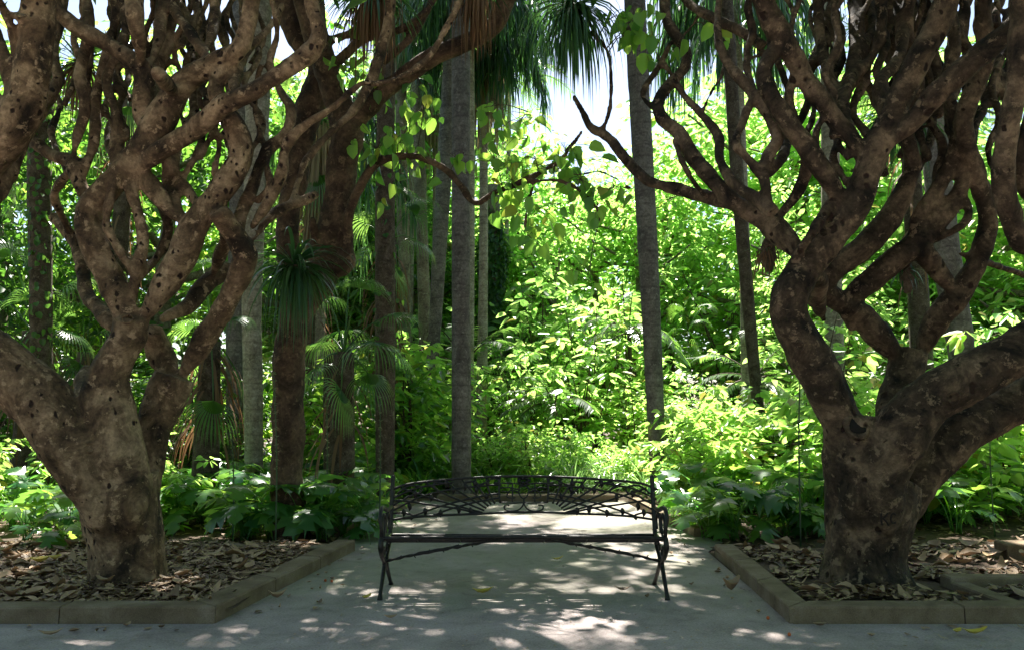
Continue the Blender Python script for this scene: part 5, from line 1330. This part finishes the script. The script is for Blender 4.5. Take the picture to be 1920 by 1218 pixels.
k_ = np.array([abs(a) < 1.8 or b < 5.3 for a, b in zip(x, y)]); x, y = x[k_], y[k_]; n = len(x)
curled(mb, np.stack([x, y, np.full(n, .004)], -1), rs.uniform(0, 6.28, n), rs.uniform(.008, .028, n), rs.uniform(.004, .014, n), np.zeros((n, 2)), rs.uniform(0, .3, (n, 2)), rs.rand(n))
tag(mb.obj('twig_crumbs', M['litter']), 'small brown crumbs of leaf and twig strewn over the path', 'debris', kind='stuff')
mb = MB(); n = 70; sd_ = rs.choice([-1, 1], n); y = rs.uniform(5.9, 12.8, n); x = np.where(sd_ < 0, -1.93 + (y - 5.66) * .1, 1.80 + (y - 5.66) * .05) - sd_ * np.abs(rs.normal(0, .22, n)) - sd_ * .03
y2 = 5.6 - np.abs(rs.normal(0, .12, 46)); x2 = rs.choice([-1, 1], 46) * rs.uniform(2.0, 5, 46); x = np.r_[x, x2]; y = np.r_[y, y2]; n = len(x)
curled(mb, np.stack([x, y, np.full(n, .008)], -1), rs.uniform(0, 6.28, n), rs.uniform(.03, .09, n), rs.uniform(.015, .045, n), np.zeros((n, 2)), rs.uniform(0, .7, (n, 2)), rs.rand(n))
tag(mb.obj('leaf_litter', M['litter']), 'bits of leaf blown along the foot of the kerbs', 'leaf litter', kind='stuff')
def fallen(px, py, L, W, az, label, mat='litter', curl=(.5, .4), z=.012, tone=.8, stalk=False):
    g = G(px, py, z); mb = MB()
    curled(mb, np.zeros((1, 3)) + [0, 0, .01], np.array([az]), np.array([L]), np.array([W]), np.array([[.05, .05]]), np.array([curl]), np.array([tone]))
    if stalk: tube(mb, [(L * .5 * math.cos(az), L * .5 * math.sin(az), .02, .002), (L * .8 * math.cos(az), L * .8 * math.sin(az), .004, .002)], 4)
    o = mb.obj('fallen_leaf', M[mat]); o.location = tuple(g); tag(o, label, 'leaf')
fallen(905, 1113, .16, .07, .1, 'yellow-green fallen leaf on the path under the bench seat', 'yellow_fallen')
fallen(687, 1123, .10, .05, 1.0, 'small yellow fallen leaf beside the left front leg of the bench', 'yellow_fallen')
fallen(1372, 1108, .17, .09, .5, 'curled pale fallen leaf leaning by the right kerb', 'litter', (1.2, .9), stalk=True)
fallen(1828, 1190, .16, .06, .0, 'yellow fallen leaf on the path in front of the right kerb', 'yellow_fallen')
fallen(1795, 1187, .08, .045, .6, 'smaller yellow leaf just left of the one before the right kerb', 'yellow_fallen')
fallen(75, 1054, .17, .11, .2, 'bright yellow fallen leaf on the litter left of the left tree', 'yellow_fallen', z=.12)
fallen(104, 1049, .11, .08, 1.2, 'lime-yellow fallen leaf beside the bright yellow one', 'yellow_fallen', z=.12)
fallen(95, 1192, .14, .05, .3, 'brown curled fallen leaf at the foot of the left front kerb', 'litter')
fallen(520, 1122, .14, .06, .4, 'pale curled fallen leaf on the path beside the left kerb corner', 'litter', (.9, .7))
fallen(1168, 1108, .13, .05, -.2, 'dark brown fallen leaf on the path near the right front leg', 'litter', tone=.1)
fallen(232, 1082, .17, .11, .1, 'big orange-brown fallen leaf at the foot of the left tree', 'litter', (.9, .5), z=.12, tone=.5)
fallen(733, 1160, .09, .04, .1, 'small green-grey fallen leaf on the path before the left front leg', 'litter')
fallen(1045, 1050, .12, .04, .3, 'thin yellowish fallen leaf under the middle of the bench', 'yellow_fallen')
for i, (x, y) in enumerate([(610, 1087), (622, 1088), (1440, 1157), (1480, 1188)]):
    g = G(x, y, .012); mb = MB()
    tube(mb, [(0, 0, -.012, .002), (0, 0, -.008, .009), (0, 0, 0, .012), (0, 0, .008, .009), (0, 0, .012, .002)], 8)
    o = mb.obj('berry', M['berry']); o.location = tuple(g)
    tag(o, ['orange berry on the path, left of a pair near the left kerb', 'orange berry on the path, right of a pair near the left kerb', 'orange berry at the foot of the right kerb side', 'orange berry below the corner of the right kerb'][i], 'berry')
for o in bpy.data.objects:
    if 'used' in o: del o['used']
